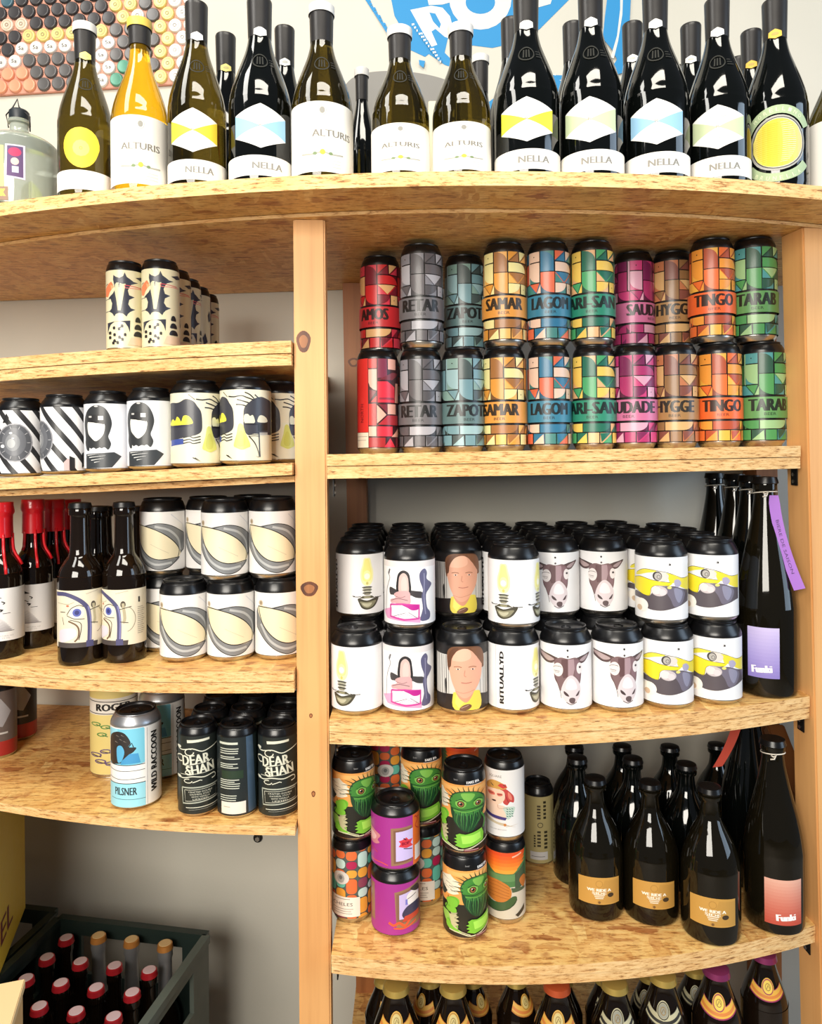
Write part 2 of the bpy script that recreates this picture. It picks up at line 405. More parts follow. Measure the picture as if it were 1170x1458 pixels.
def art_red():
    a = Art(878, 175, 385, 1110); a.H = 4.14
    R = (206, 44, 40); P = (238, 176, 158); D = (124, 40, 52); Q = (220, 46, 66)
    a.rect(680, 385, 798, 985, R); a.rect(700, 988, 798, 1110, (226, 214, 196)); a.line([(705, 1020), (790, 1020)], 4, (150, 140, 130)); a.line([(705, 1050), (780, 1050)], 4, (150, 140, 130))
    a.rect(803, 390, 872, 466, R); a.rect(880, 390, 958, 545, (132, 52, 76)); a.rect(966, 390, 1030, 475, P)
    a.poly([(803, 475), (872, 475), (872, 648), (845, 640), (815, 615), (803, 580)], P); a.poly([(885, 560), (1000, 500), (1050, 500), (1000, 562)], D)
    a.poly([(808, 640), (868, 655), (812, 730)], D); a.poly([(820, 742), (870, 690), (870, 742)], R); a.poly([(878, 575), (960, 572), (1020, 620), (1020, 745), (878, 745)], Q); a.rect(890, 705, 1015, 722, (150, 40, 60))
    a.poly([(1028, 585), (1050, 585), (1050, 745), (1022, 745)], P); a.rect(803, 755, 865, 930, R); a.poly([(872, 765), (950, 845), (872, 915)], P)
    a.poly([(885, 760), (955, 760), (955, 830)], D); a.rect(960, 758, 1028, 840, P); a.poly([(880, 925), (960, 850), (1045, 850), (1045, 930)], (176, 40, 50))
    a.rect(803, 940, 865, 1018, P); a.rect(872, 940, 1000, 1020, Q); a.poly([(990, 1025), (1045, 950), (1045, 1025)], P)
    a.rect(803, 1030, 940, 1108, (166, 36, 40)); a.poly([(930, 1108), (980, 1035), (1020, 1108)], Q); a.rect(1025, 1030, 1045, 1108, D)
    a.text('NORTH', 748, 830, 150, 34, (110, 20, 26), rot=90)
    for q in range(5):
        x = 1.75 + q * .62
        for y, c in ((.1, D), (.95, R), (1.8, Q), (2.7, D), (3.4, R)): a.raw([(x, y), (x + .52, y), (x + .52, y + .7), (x, y + .7)], c)
    return a
def lamp_at(a, t0):
    a.set(152, 218, 150, 715, 0); n0 = len(a.el)
    a.blob([(124, 190), (152, 184), (182, 190), (196, 250), (212, 320), (206, 400), (176, 445), (130, 445), (99, 400), (94, 320), (112, 250)], (240, 236, 176))
    a.blob([(134, 200), (170, 200), (184, 260), (196, 330), (184, 400), (120, 400), (108, 330), (122, 260)], (240, 232, 140)); a.ell(153, 350, 34, 48, (250, 240, 170)); a.ell(152, 358, 25, 28, (255, 253, 226)); a.ell(153, 425, 12, 14, (206, 196, 110))
    for y, rx, c in ((463, 48, (70, 70, 60)), (476, 42, (170, 168, 150)), (490, 46, (90, 88, 76)), (504, 36, (186, 184, 168)), (517, 44, (66, 64, 56)), (530, 30, (150, 146, 128))): a.ell(153, y, rx, 9, c)
    a.poly([(112, 545), (196, 545), (228, 568), (78, 568)], (84, 80, 62)); a.poly([(118, 550), (186, 550), (180, 566), (130, 566)], (150, 146, 116))
    a.blob([(72, 566), (150, 590), (232, 566), (268, 566), (246, 620), (210, 658), (152, 676), (106, 660), (84, 622)], (66, 62, 48)); a.blob([(90, 596), (150, 604), (236, 592), (224, 622), (196, 650), (152, 662), (114, 644), (98, 620)], (134, 130, 104)); a.blob([(106, 612), (150, 616), (196, 612), (180, 640), (150, 650), (120, 636)], (186, 182, 156))
    a.line([(28, 543), (50, 552), (78, 552), (96, 548)], 6, (60, 58, 50)); a.line([(228, 560), (256, 568), (300, 566)], 6, (60, 58, 50)); a.ell(40, 548, 7, 6, K)
    for i in range(n0, len(a.el)):
        p, f, c = a.el[i]; a.el[i] = ([(x + t0, y) for x, y in p], f, c)
def art_lamp():
    a = Art(152, 218, 150, 715); lamp_at(a, 0); lamp_at(a, 1.57)
    a.set(None, None, 0, 0); a.H = 565 / 218.
    a.text('RITUALLYD', -1.5, 1.28, 2.1, .17, (24, 22, 24), rot=90, bold=.02)
    a.raw([(-1.76, 0), (-1.75, 0), (-1.75, 2.6), (-1.76, 2.6)], (196, 196, 200)); return a
def art_gothic():
    a = Art(245, 213, 150, 705)
    a.rect(30, 150, 460, 205, (226, 218, 216)); a.poly([(36, 600), (100, 560), (330, 640), (330, 690), (60, 662)], (226, 158, 196))
    a.line([(82, 225), (72, 262), (84, 300), (70, 360), (58, 430), (52, 600)], 9, (150, 146, 148), 4); a.line([(86, 225), (76, 270)], 12, (90, 88, 92))
    a.blob([(84, 384), (130, 398), (160, 410), (240, 404), (300, 412), (346, 424), (350, 474), (292, 468), (246, 446), (180, 466), (120, 450), (86, 446)], (66, 62, 64), 3)
    a.blob([(144, 420), (142, 310), (158, 254), (195, 230), (236, 252), (250, 310), (250, 430)], (38, 34, 38)); a.blob([(160, 425), (158, 315), (172, 270), (200, 254), (226, 280), (236, 335), (232, 428)], (206, 178, 172))
    a.blob([(176, 330), (200, 280), (222, 320), (220, 410), (180, 410)], (216, 190, 184))
    a.blob([(118, 440), (160, 414), (236, 412), (252, 470), (246, 522), (190, 546), (132, 520), (96, 522), (90, 492), (130, 470)], (206, 162, 164)); a.line([(96, 500), (150, 478), (230, 492)], 6, (130, 96, 104), 3); a.line([(120, 455), (170, 470), (210, 455)], 5, (150, 110, 116), 3)
    a.blob([(340, 236), (368, 220), (386, 256), (382, 310), (422, 356), (402, 402), (376, 450), (384, 560), (408, 606), (400, 668), (328, 668), (350, 570), (340, 468), (352, 404), (330, 332), (324, 272)], (92, 90, 122), 3); a.line([(362, 260), (364, 340), (360, 460), (372, 620)], 9, (142, 140, 168), 3)
    a.line([(90, 536), (88, 640), (200, 662), (318, 652), (320, 534), (190, 524), (90, 536)], 15, (198, 62, 150)); a.poly([(100, 546), (190, 534), (310, 546), (308, 642), (200, 650), (100, 632)], (240, 232, 240))
    a.blob([(180, 530), (240, 532), (312, 534), (310, 572), (264, 578), (226, 556)], (184, 38, 140)); a.line([(114, 636), (210, 600)], 4, (60, 50, 60)); a.line([(234, 596), (305, 646)], 4, (60, 50, 60)); a.line([(150, 640), (210, 610), (290, 640)], 3, (180, 120, 160))
    return a
def art_portrait():
    a = Art(690, 218, 880, 1440)
    a.rect(470, 880, 910, 965, (26, 22, 22)); a.rect(470, 962, 910, 1325, (206, 204, 200))
    for x in (486, 500, 520, 538, 556, 574, 835, 862, 880, 896): a.line([(x, 966), (x + 3, 1318)], 5 if x % 4 else 9, (128, 124, 122))
    a.rect(900, 880, 1200, 1440, (40, 36, 36)); a.blob([(545, 1200), (556, 1170), (562, 1240), (552, 1318)], (30, 28, 28))
    a.rect(470, 1318, 910, 1440, (44, 38, 36)); a.poly([(480, 1318), (620, 1300), (650, 1440), (480, 1440)], (38, 32, 32)); a.poly([(740, 1280), (905, 1330), (905, 1440), (740, 1440)], (38, 32, 32))
    a.blob([(612, 1310), (640, 1280), (800, 1270), (836, 1300), (826, 1436), (626, 1436)], (224, 206, 84)); a.poly([(640, 1300), (700, 1370), (660, 1420), (628, 1380)], (238, 222, 110))
    a.blob([(640, 1225), (780, 1225), (775, 1300), (720, 1372), (650, 1318)], (212, 150, 122))
    a.blob([(570, 1050), (566, 950), (590, 900), (640, 882), (740, 880), (830, 890), (862, 950), (866, 1040), (848, 1080), (700, 1060), (590, 1100)], (112, 74, 50))
    a.blob([(584, 1080), (606, 990), (640, 930), (700, 900), (760, 916), (806, 970), (846, 1010), (848, 1100), (832, 1190), (790, 1270), (740, 1325), (690, 1330), (640, 1280), (606, 1200), (590, 1130)], (224, 166, 140), 5)
    a.blob([(610, 1000), (640, 930), (700, 902), (750, 912), (760, 980), (700, 1010), (640, 1010)], (236, 184, 158))
    for x in (655, 775):
        a.line([(x - 34, 1062), (x, 1056), (x + 30, 1064)], 6, (140, 92, 64), 3); a.ell(x, 1080, 15, 6, (244, 228, 220)); a.ell(x, 1080, 7, 7, (70, 60, 60))
    a.line([(712, 1090), (706, 1135), (722, 1146)], 5, (190, 128, 106), 3); a.line([(680, 1196), (720, 1202), (766, 1194)], 6, (172, 100, 88), 3); a.line([(630, 1270), (700, 1290), (790, 1262)], 4, (196, 136, 112), 3)
    a.blob([(570, 1060), (578, 960), (612, 905), (660, 890), (640, 930), (606, 985), (596, 1060)], (98, 62, 42)); a.blob([(760, 895), (830, 900), (862, 960), (858, 1050), (830, 1010), (800, 960)], (124, 84, 60))
    a.blob([(664, 1436), (690, 1400), (740, 1384), (764, 1404), (730, 1436)], (112, 78, 62)); a.line([(680, 1420), (740, 1394)], 5, (180, 150, 130))
    return a
def art_donkey():
    a = Art(715, 212, 880, 1420)
    g = (150, 128, 130); d = (92, 70, 70)
    a.blob([(480, 944), (520, 958), (575, 972), (628, 1000), (590, 1034), (545, 1042), (505, 1004)], d); a.blob([(500, 962), (545, 976), (600, 1006), (560, 1026), (525, 1004)], (176, 156, 156)); a.line([(480, 944), (560, 972), (625, 992)], 4, K, 3); a.line([(480, 946), (520, 1016), (560, 1042), (600, 1034)], 4, K, 3)
    a.blob([(888, 954), (850, 964), (800, 978), (774, 1000), (800, 1034), (836, 1030), (864, 1000)], d); a.blob([(870, 968), (830, 984), (800, 1010), (830, 1018), (856, 996)], (170, 150, 152)); a.line([(888, 954), (820, 976), (770, 990)], 4, K, 3)
    a.blob([(606, 1010), (650, 985), (705, 994), (768, 984), (806, 1030), (812, 1090), (806, 1180), (786, 1220), (740, 1190), (690, 1190), (664, 1216), (646, 1270), (624, 1216), (600, 1160), (598, 1070)], (122, 96, 98), 4)
    a.poly([(655, 1000), (702, 998), (700, 1150), (668, 1160), (648, 1100)], (98, 70, 72)); a.poly([(706, 1000), (750, 996), (762, 1060), (742, 1150), (706, 1150)], (168, 142, 148)); a.poly([(752, 1000), (790, 1010), (806, 1090), (796, 1180), (762, 1140)], (132, 104, 110))
    a.ell(628, 1090, 38, 58, (226, 218, 216)); a.ring(624, 1070, 30, 10, 4, (80, 66, 66), 12, pi * .9, pi * 2); a.line([(598, 1098), (640, 1104)], 4, (90, 76, 76)); a.line([(604, 1112), (636, 1116)], 3, (120, 106, 106))
    a.ell(796, 1075, 24, 48, (226, 218, 218)); a.ell(800, 1066, 9, 10, (70, 60, 62))
    a.blob([(684, 1170), (712, 1140), (744, 1138), (784, 1180), (804, 1240), (800, 1300), (776, 1350), (734, 1378), (690, 1360), (656, 1310), (650, 1262), (664, 1210)], (214, 202, 206), 5); a.blob([(700, 1180), (730, 1160), (762, 1190), (772, 1250), (690, 1250)], (232, 224, 228))
    a.blob([(672, 1268), (700, 1290), (712, 1312), (690, 1308), (672, 1290)], (70, 54, 56)); a.blob([(796, 1262), (774, 1290), (764, 1310), (786, 1302)], (84, 68, 70)); a.blob([(716, 1330), (740, 1322), (760, 1334), (754, 1366), (730, 1372), (712, 1352)], (96, 80, 82)); a.line([(690, 1362), (730, 1382), (772, 1360)], 5, (60, 48, 50), 3)
    a.line([(604, 1150), (640, 1262), (652, 1330)], 4, (90, 70, 70), 3); a.ell(702, 923, 8, 9, K); a.ell(703, 976, 8, 9, (84, 76, 78))
    return a
def art_moon():
    a = Art(547, 195, 85, 600)
    Y = (236, 216, 44); Dk = (86, 78, 84)
    a.blob([(365, 384), (420, 404), (470, 400), (500, 330), (560, 322), (640, 322), (700, 348), (742, 362), (800, 380), (830, 430), (740, 455), (690, 482), (620, 508), (540, 525), (450, 515), (440, 470), (390, 438), (350, 430)], Dk, 4)
    a.blob([(560, 330), (640, 330), (700, 356), (716, 400), (690, 470), (640, 490), (610, 420)], (112, 106, 122)); a.blob([(640, 340), (690, 356), (700, 400), (676, 460), (650, 420)], (140, 138, 160))
    a.blob([(300, 300), (357, 272), (400, 256), (480, 275), (560, 285), (626, 292), (606, 318), (556, 318), (504, 320), (476, 345), (466, 404), (420, 404), (372, 376), (330, 350)], Y, 4); a.line([(357, 272), (400, 256), (480, 275), (560, 285), (626, 292)], 4, (80, 76, 40), 4); a.line([(372, 376), (420, 404), (466, 400), (476, 345), (504, 320), (556, 318), (606, 316)], 3, (80, 76, 40), 3)
    a.blob([(372, 226), (400, 200), (440, 188), (512, 196), (494, 210), (440, 222), (372, 250)], (226, 214, 70)); a.line([(372, 226), (400, 200), (440, 188), (520, 196), (600, 212), (660, 240), (700, 258), (760, 252)], 4, (70, 66, 50), 4)
    a.blob([(580, 214), (640, 230), (700, 260), (756, 256), (780, 300), (748, 362), (700, 340), (650, 300), (610, 290), (596, 250)], (228, 212, 60), 4); a.blob([(640, 276), (670, 268), (690, 300), (670, 330), (646, 320)], (170, 164, 190))
    a.ell(534, 364, 58, 42, (196, 186, 190)); a.ell(512, 358, 34, 32, (222, 214, 214)); a.ell(556, 372, 26, 26, (212, 204, 208)); a.ell(606, 332, 16, 12, (226, 214, 120))
    a.blob([(520, 204), (570, 210), (600, 232), (590, 270), (560, 280), (524, 276)], (214, 206, 200)); a.ell(520, 240, 34, 38, (64, 60, 60)); a.ell(524, 242, 25, 30, (176, 172, 168)); a.ring(530, 246, 12, 14, 4, (90, 86, 84))
    a.ell(404, 490, 50, 54, (242, 236, 226)); a.ell(392, 516, 18, 24, (206, 178, 150)); a.text('a', 610, 143, 15, 16, K, bold=2)
    return a
def art_swoosh():
    a = Art(695, 88, 425, 672)
    C = (232, 220, 186); G = (122, 124, 126); G2 = (176, 178, 178)
    a.blob([(611, 486), (604, 540), (622, 604), (656, 648), (702, 668), (744, 656), (772, 618), (720, 600), (640, 540)], G, 5); a.line([(616, 550), (640, 612), (690, 646), (750, 640)], 9, G2, 4); a.line([(611, 486), (604, 540), (622, 604), (656, 648), (702, 668), (744, 656), (772, 618)], 3, K, 5)
    a.blob([(640, 488), (700, 474), (752, 486), (786, 528), (784, 580), (766, 612), (740, 560), (690, 515)], G, 5); a.line([(690, 486), (740, 502), (768, 540), (774, 590)], 9, G2, 4); a.line([(640, 490), (700, 474), (752, 486), (786, 528), (784, 580), (766, 612)], 3, K, 5)
    a.blob([(611, 480), (650, 486), (700, 504), (744, 536), (770, 580), (768, 620), (704, 626), (656, 604), (622, 552)], C, 5); a.line([(611, 480), (650, 486), (700, 504), (744, 536), (770, 580), (768, 620)], 3.5, K, 5); a.line([(611, 480), (622, 552), (656, 604), (704, 626), (768, 620)], 3.5, K, 5)
    a.line([(672, 560), (740, 600)], 1.5, (190, 178, 150)); a.ell(617, 466, 5, 11, (196, 180, 158)); a.ell(617, 466, 2.5, 7, (150, 130, 100))
    a.line([(748, 436), (778, 478), (782, 520)], 4, (206, 208, 214), 3, True)
    return a
def art_hood():
    a = Art(712, 148, 182, 605); D = (48, 50, 52)
    a.blob([(578, 400), (572, 300), (584, 240), (608, 206), (645, 192), (690, 206), (722, 250), (738, 310), (728, 362), (716, 400), (732, 446), (715, 484), (690, 468), (655, 490), (626, 470), (592, 492), (578, 450)], D, 4)
    a.blob([(594, 300), (640, 310), (692, 316), (690, 370), (672, 404), (640, 428), (612, 404), (594, 370)], (222, 222, 216), 4); a.poly([(594, 255), (694, 255), (694, 312), (594, 302)], (40, 40, 42)); a.rect(655, 264, 686, 290, (226, 226, 222)); a.rect(599, 262, 616, 274, (180, 180, 178)); a.line([(612, 296), (690, 316)], 5, (20, 20, 20)); a.ell(643, 200, 12, 5, (200, 198, 196))
    a.poly([(602, 470), (626, 486), (662, 470), (690, 480), (640, 500), (600, 496)], (226, 226, 224))
    a.poly([(582, 512), (750, 500), (794, 528), (736, 600), (582, 606)], (54, 58, 62)); 
    for x0, y0, x1, y1 in ((590, 520, 660, 512), (600, 534, 700, 522), (612, 552, 690, 540), (630, 566, 665, 560)): a.line([(x0, y0), (x1, y1)], 5, (224, 224, 222), 0, True)
    return a
def art_stripe(flip=False):
    a = Art(138, 137, 212, 625)
    for k in range(-2, 9):
        x = -3.6 + k * .80
        a.raw([(x, 3.1), (x + .30, 3.1), (x + 2.75, -.1), (x + 2.45, -.1)], (44, 44, 46))
    a.ell(104, 425, 97, 128, (150, 150, 156)); a.ell(104, 425, 90, 120, (84, 86, 92)); a.ell(100, 420, 66, 92, (104, 106, 112)); a.ell(92, 424, 40, 56, (132, 134, 138)); a.ell(84, 430, 22, 30, (168, 170, 172)); a.ell(38, 448, 10, 11, (236, 236, 236)); a.ell(82, 362, 9, 7, (226, 226, 228)); a.ell(94, 396, 7, 4, (220, 220, 220))
    for t in range(10):
        q = t * .63; a.line([(104 + 84 * cos(q), 425 + 112 * sin(q)), (104 + 66 * cos(q), 425 + 92 * sin(q))], 3, (190, 190, 194))
    a.poly([(60, 232), (74, 262), (66, 292), (40, 296), (50, 262)], (30, 30, 32)); a.poly([(246, 570), (258, 545), (270, 570), (270, 622), (246, 622)], (206, 176, 176)); a.poly([(262, 530), (272, 545), (272, 622), (262, 622)], (28, 28, 30))
    a.raw([(1.7, .1), (1.9, .3), (1.85, .9), (1.7, .8)], (30, 30, 32)); a.raw([(2.0, .1), (2.15, .1), (2.15, .8), (2.0, .6)], (206, 178, 178))
    return a
def art_eye():
    a = Art(258, 217, 235, 850, 0.52)
    N = (58, 58, 66)
    a.blob([(46, 372), (110, 372), (170, 345), (230, 360), (264, 400), (296, 450), (304, 540), (296, 600), (250, 630), (150, 650), (40, 670), (10, 640), (10, 420)], N, 4)
    a.blob([(48, 530), (66, 500), (84, 516), (100, 482), (120, 500), (134, 524), (152, 478), (190, 478), (220, 510), (222, 540), (140, 548), (56, 552)], (232, 224, 66), 3); a.poly([(30, 555), (222, 545), (224, 562), (30, 575)], (44, 42, 60)); a.poly([(50, 668), (150, 655), (152, 700), (50, 716)], (62, 80, 150))
    for y in (645, 668, 690): a.line([(150, y + 4), (200, y - 6), (230, y + 6), (290, y - 6)], 9, (40, 42, 44), 3)
    a.line([(195, 228), (226, 278)], 7, (90, 86, 70)); a.line([(224, 806), (284, 838)], 9, K, 0, True); a.line([(60, 260), (90, 288)], 5, (150, 146, 110))
    a.set(720, 250, 180, 820, -0.16)
    a.blob([(706, 350), (760, 290), (830, 250), (900, 250), (985, 320), (990, 560), (900, 585), (800, 578), (740, 592), (704, 540), (698, 450)], N, 4)
    for pts in (((560, 240), (610, 246), (680, 236), (730, 252), (800, 275)), ((712, 205), (760, 226), (800, 262)), ((640, 270), (700, 286), (752, 302)), ((630, 315), (680, 318), (730, 332)), ((806, 225), (850, 262))): a.line(list(pts), 11, (30, 30, 36), 3)
    a.blob([(706, 412), (740, 402), (760, 420), (784, 410), (800, 440), (800, 482), (712, 486)], (216, 216, 190), 3); a.blob([(834, 440), (850, 414), (880, 412), (916, 436), (920, 472), (834, 474)], (216, 212, 190), 3); a.rect(700, 484, 925, 500, (34, 32, 40)); a.poly([(830, 490), (925, 476), (925, 548), (834, 556)], (24, 22, 24))
    a.poly([(614, 470), (700, 470), (690, 500), (640, 500)], (222, 222, 200))
    a.blob([(652, 494), (688, 494), (716, 570), (760, 680), (730, 706), (680, 722), (630, 704), (606, 680), (634, 580)], (206, 208, 110), 4); a.blob([(660, 560), (690, 560), (716, 640), (700, 690), (650, 690), (636, 640)], (196, 196, 92), 4)
    for y in (590, 604): a.line([(745, y), (800, y - 6), (850, y)], 5, (60, 62, 60)); a.line([(845, y - 16), (925, y - 18)], 8, (206, 206, 200))
    a.line([(746, 600), (800, 660), (834, 740), (838, 790), (812, 780)], 11, K, 4, True); a.line([(842, 560), (846, 700), (850, 790)], 12, (40, 40, 44)); a.line([(548, 770), (596, 806)], 8, K, 0, True); a.line([(512, 196), (552, 244)], 7, (90, 86, 70))
    return a
def art_bat():
    a = Art(822, 262, 210, 1235); N = (50, 52, 64)
    a.poly([(670, 275), (700, 300), (750, 316), (800, 290), (820, 240), (850, 300), (940, 356), (1000, 362), (905, 400), (880, 440), (862, 480), (880, 540), (952, 560), (880, 600), (866, 660), (900, 710), (960, 722), (890, 760), (860, 790), (842, 826), (800, 790), (745, 780), (700, 792), (680, 826), (650, 780), (610, 752), (640, 720), (650, 650), (630, 590), (600, 580), (660, 520), (690, 470), (665, 330)], N)
    a.poly([(690, 400), (712, 376), (740, 380), (748, 420), (756, 384), (790, 396), (834, 390), (820, 460), (800, 560), (764, 745), (726, 745), (706, 600), (684, 480)], (206, 202, 164)); a.line([(740, 392), (744, 440)], 10, (70, 70, 66)); a.line([(770, 396), (768, 430)], 6, (110, 110, 96))
    a.poly([(600, 390), (640, 360), (664, 400), (666, 440), (620, 500), (596, 560), (566, 540), (566, 440)], (232, 128, 86)); a.poly([(630, 400), (684, 430), (640, 470)], (238, 168, 120)); a.line([(596, 384), (570, 400)], 9, N); a.line([(560, 590), (620, 590)], 7, N); a.line([(560, 752), (620, 752)], 7, N)
    a.line([(820, 410), (1040, 426)], 9, (214, 74, 88)); a.line([(830, 446), (1060, 440)], 8, (226, 120, 120)); a.line([(820, 410), (830, 446)], 8, (214, 74, 88))
    a.poly([(590, 905), (890, 874), (884, 1030), (860, 960), (820, 905), (760, 888), (690, 890), (630, 930), (600, 1000), (590, 1060)], N)
    for x, y in ((674, 976), (740, 990), (780, 950), (680, 1066), (820, 1064), (745, 1100), (784, 1128), (680, 1146), (664, 1174), (722, 1170), (622, 1040), (622, 1100)): a.poly([(x - 14, y + 18), (x - 16, y - 14), (x + 4, y - 24), (x + 18, y - 12), (x + 16, y + 20)], (40, 34, 34))
    a.line([(690, 1150), (730, 1170)], 14, (40, 34, 34)); a.line([(750, 1104), (790, 1126)], 14, (40, 34, 34)); a.line([(730, 986), (780, 956)], 12, (40, 34, 34))
    for y, w in ((884, 34), (982, 46), (1075, 56)): a.blob([(990 - w, y), (990 - w * .7, y - 50), (990, y - 66), (990 + w * .7, y - 50), (990 + w, y), (990, y + 4)], (22, 22, 26), 3)
    a.poly([(900, 1095), (1075, 1095), (1075, 1200), (850, 1200)], (216, 190, 160)); a.poly([(960, 300), (1050, 270), (1080, 300), (1030, 330)], N)
    for i in range(8):
        t = 1.5 + i * .42; y = 1.0 + (i * 1.37) % 2.4
        a.raw([(t, y), (t + .3, y + .2), (t + .1, y + .7), (t - .1, y + .4)], N)
    a.raw([(2.35, 0), (2.8, 0), (2.8, 3.9), (2.35, 3.9)], (220, 130, 124))
    return a
def art_monster():
    a = Art(190, 160, 252, 760)
    G = (66, 134, 54); DG = (26, 66, 38); BG = (122, 192, 58); LG = (124, 184, 80)
    a.raw([(-pi, 1.5), (pi, 1.5), (pi, 3.3), (-pi, 3.3)], (238, 164, 84)); a.rect(32, 268, 348, 300, (244, 184, 108))
    a.raw([(-pi, 0), (pi, 0), (pi, 1.62), (-pi, 1.5)], (34, 34, 26)); a.raw([(-pi, 0), (pi, 0), (pi, .34), (-pi, .34)], (40, 28, 22))
    # crest of white spikes on the left, traced from the lower can
    a.set(200, 158, 932, 1430, .48)
    a.poly([(-60, 1010), (30, 1010), (100, 975), (125, 1000), (168, 1020), (150, 1030), (176, 1050), (148, 1056), (170, 1080), (142, 1084), (160, 1106), (120, 1122), (80, 1128), (60, 1100), (40, 1060), (20, 1120), (-60, 1120)], (236, 228, 204))
    for x, y in ((50, 1010), (70, 1040), (90, 1064), (100, 1090), (60, 1074)): a.line([(x, y), (x + 50, y + 10)], 4, (60, 56, 48), 0, True)
    a.poly([(30, 1060), (80, 1110), (60, 1150), (30, 1150)], (52, 60, 52)); a.blob([(90, 1150), (130, 1134), (160, 1150), (158, 1186), (120, 1206), (92, 1186)], BG); a.blob([(66, 1216), (100, 1200), (134, 1212), (128, 1246), (92, 1262), (66, 1246)], BG); a.line([(84, 1140), (80, 1200), (60, 1260)], 6, DG, 3)
    a.blob([(48, 1270), (80, 1266), (110, 1300), (150, 1350), (140, 1376), (96, 1366), (60, 1330)], (150, 200, 90)); a.poly([(100, 1260), (150, 1250), (130, 1275), (158, 1280), (136, 1300), (160, 1312), (138, 1326), (154, 1344), (120, 1340)], (196, 190, 150))
    a.set(190, 160, 252, 760, 0)
    a.blob([(96, 430), (90, 380), (110, 330), (150, 306), (200, 298), (262, 304), (310, 326), (338, 366), (344, 420), (330, 470), (290, 560), (240, 610), (180, 600), (130, 550), (104, 490)], DG, 5)
    a.blob([(98, 420), (96, 376), (120, 332), (160, 312), (210, 304), (264, 310), (306, 332), (332, 376), (330, 420), (290, 446), (220, 462), (140, 456)], G, 5); a.blob([(170, 320), (230, 314), (270, 330), (240, 372), (200, 372)], LG); a.blob([(120, 440), (200, 452), (320, 430), (300, 466), (210, 486), (140, 476)], (64, 132, 58))
    for k, (x0, y0, x1, y1) in enumerate(((112, 352, 50, 344), (116, 330, 66, 306), (136, 316, 100, 288), (166, 306, 148, 272), (196, 300, 186, 262), (228, 300, 226, 262), (258, 306, 266, 266), (288, 320, 306, 284), (312, 340, 340, 310), (104, 386, 44, 386), (104, 412, 44, 424))): a.line([(x0, y0), ((x0 + x1) / 2 - 4, (y0 + y1) / 2 - 6), (x1, y1)], 9, DG, 3, True)
    for k in range(26):
        x = 130 + k * 7.4; y = 466 + 10 * sin(k); a.line([(x, y), (x + 6 * sin(k * 2), y + 60), (188 + (x - 188) * .66, y + 90 + 50 * sin((x - 130) / 190 * pi))], 6, ((60, 128, 60), (24, 60, 36), (86, 150, 76), (40, 96, 56))[k % 4], 3, True)
    for x, r in ((170, 34), (288, 28)):
        a.ell(x, 392, r + 4, r, LG); a.ell(x, 396, r * .74, r * .72, (52, 40, 24)); a.ell(x, 396, r * .56, r * .56, (150, 96, 56)); a.ell(x + 2, 396, r * .3, r * .3, K); a.ell(x - 6, 388, 4, 4, WH); a.line([(x - r, 376), (x, 360), (x + r, 374)], 6, DG, 3)
    a.line([(104, 430), (170, 440), (230, 434), (334, 424)], 5, (22, 50, 26), 4); a.line([(120, 446), (200, 456), (316, 440)], 4, LG, 4)
    a.blob([(36, 480), (60, 466), (78, 490), (72, 530), (44, 540), (34, 510)], BG); a.blob([(34, 548), (64, 540), (70, 572), (44, 584)], BG); a.poly([(40, 600), (74, 590), (60, 620), (80, 630), (62, 650), (82, 664), (64, 680), (80, 700), (50, 700)], (196, 190, 150)); a.blob([(36, 640), (56, 690), (100, 716), (60, 726), (34, 700)], BG)
    a.poly([(134, 636), (160, 622), (200, 628), (250, 616), (310, 596), (322, 640), (318, 690), (250, 716), (180, 732), (128, 716), (146, 700), (124, 690), (144, 676), (122, 664), (142, 656)], BG); a.poly([(170, 640), (250, 634), (300, 620), (304, 670), (240, 696), (180, 700)], (166, 228, 90)); a.line([(310, 480), (330, 540), (320, 600)], 16, G, 3)
    a.line([(40, 716), (90, 726), (150, 746), (220, 738), (290, 712), (348, 690)], 9, (206, 204, 170), 4); a.line([(80, 708), (150, 738)], 5, (206, 204, 170)); a.rect(188, 740, 290, 790, (96, 26, 26)); a.rect(192, 744, 286, 750, (190, 150, 150)); a.rect(192, 758, 270, 762, (150, 90, 90))
    return a
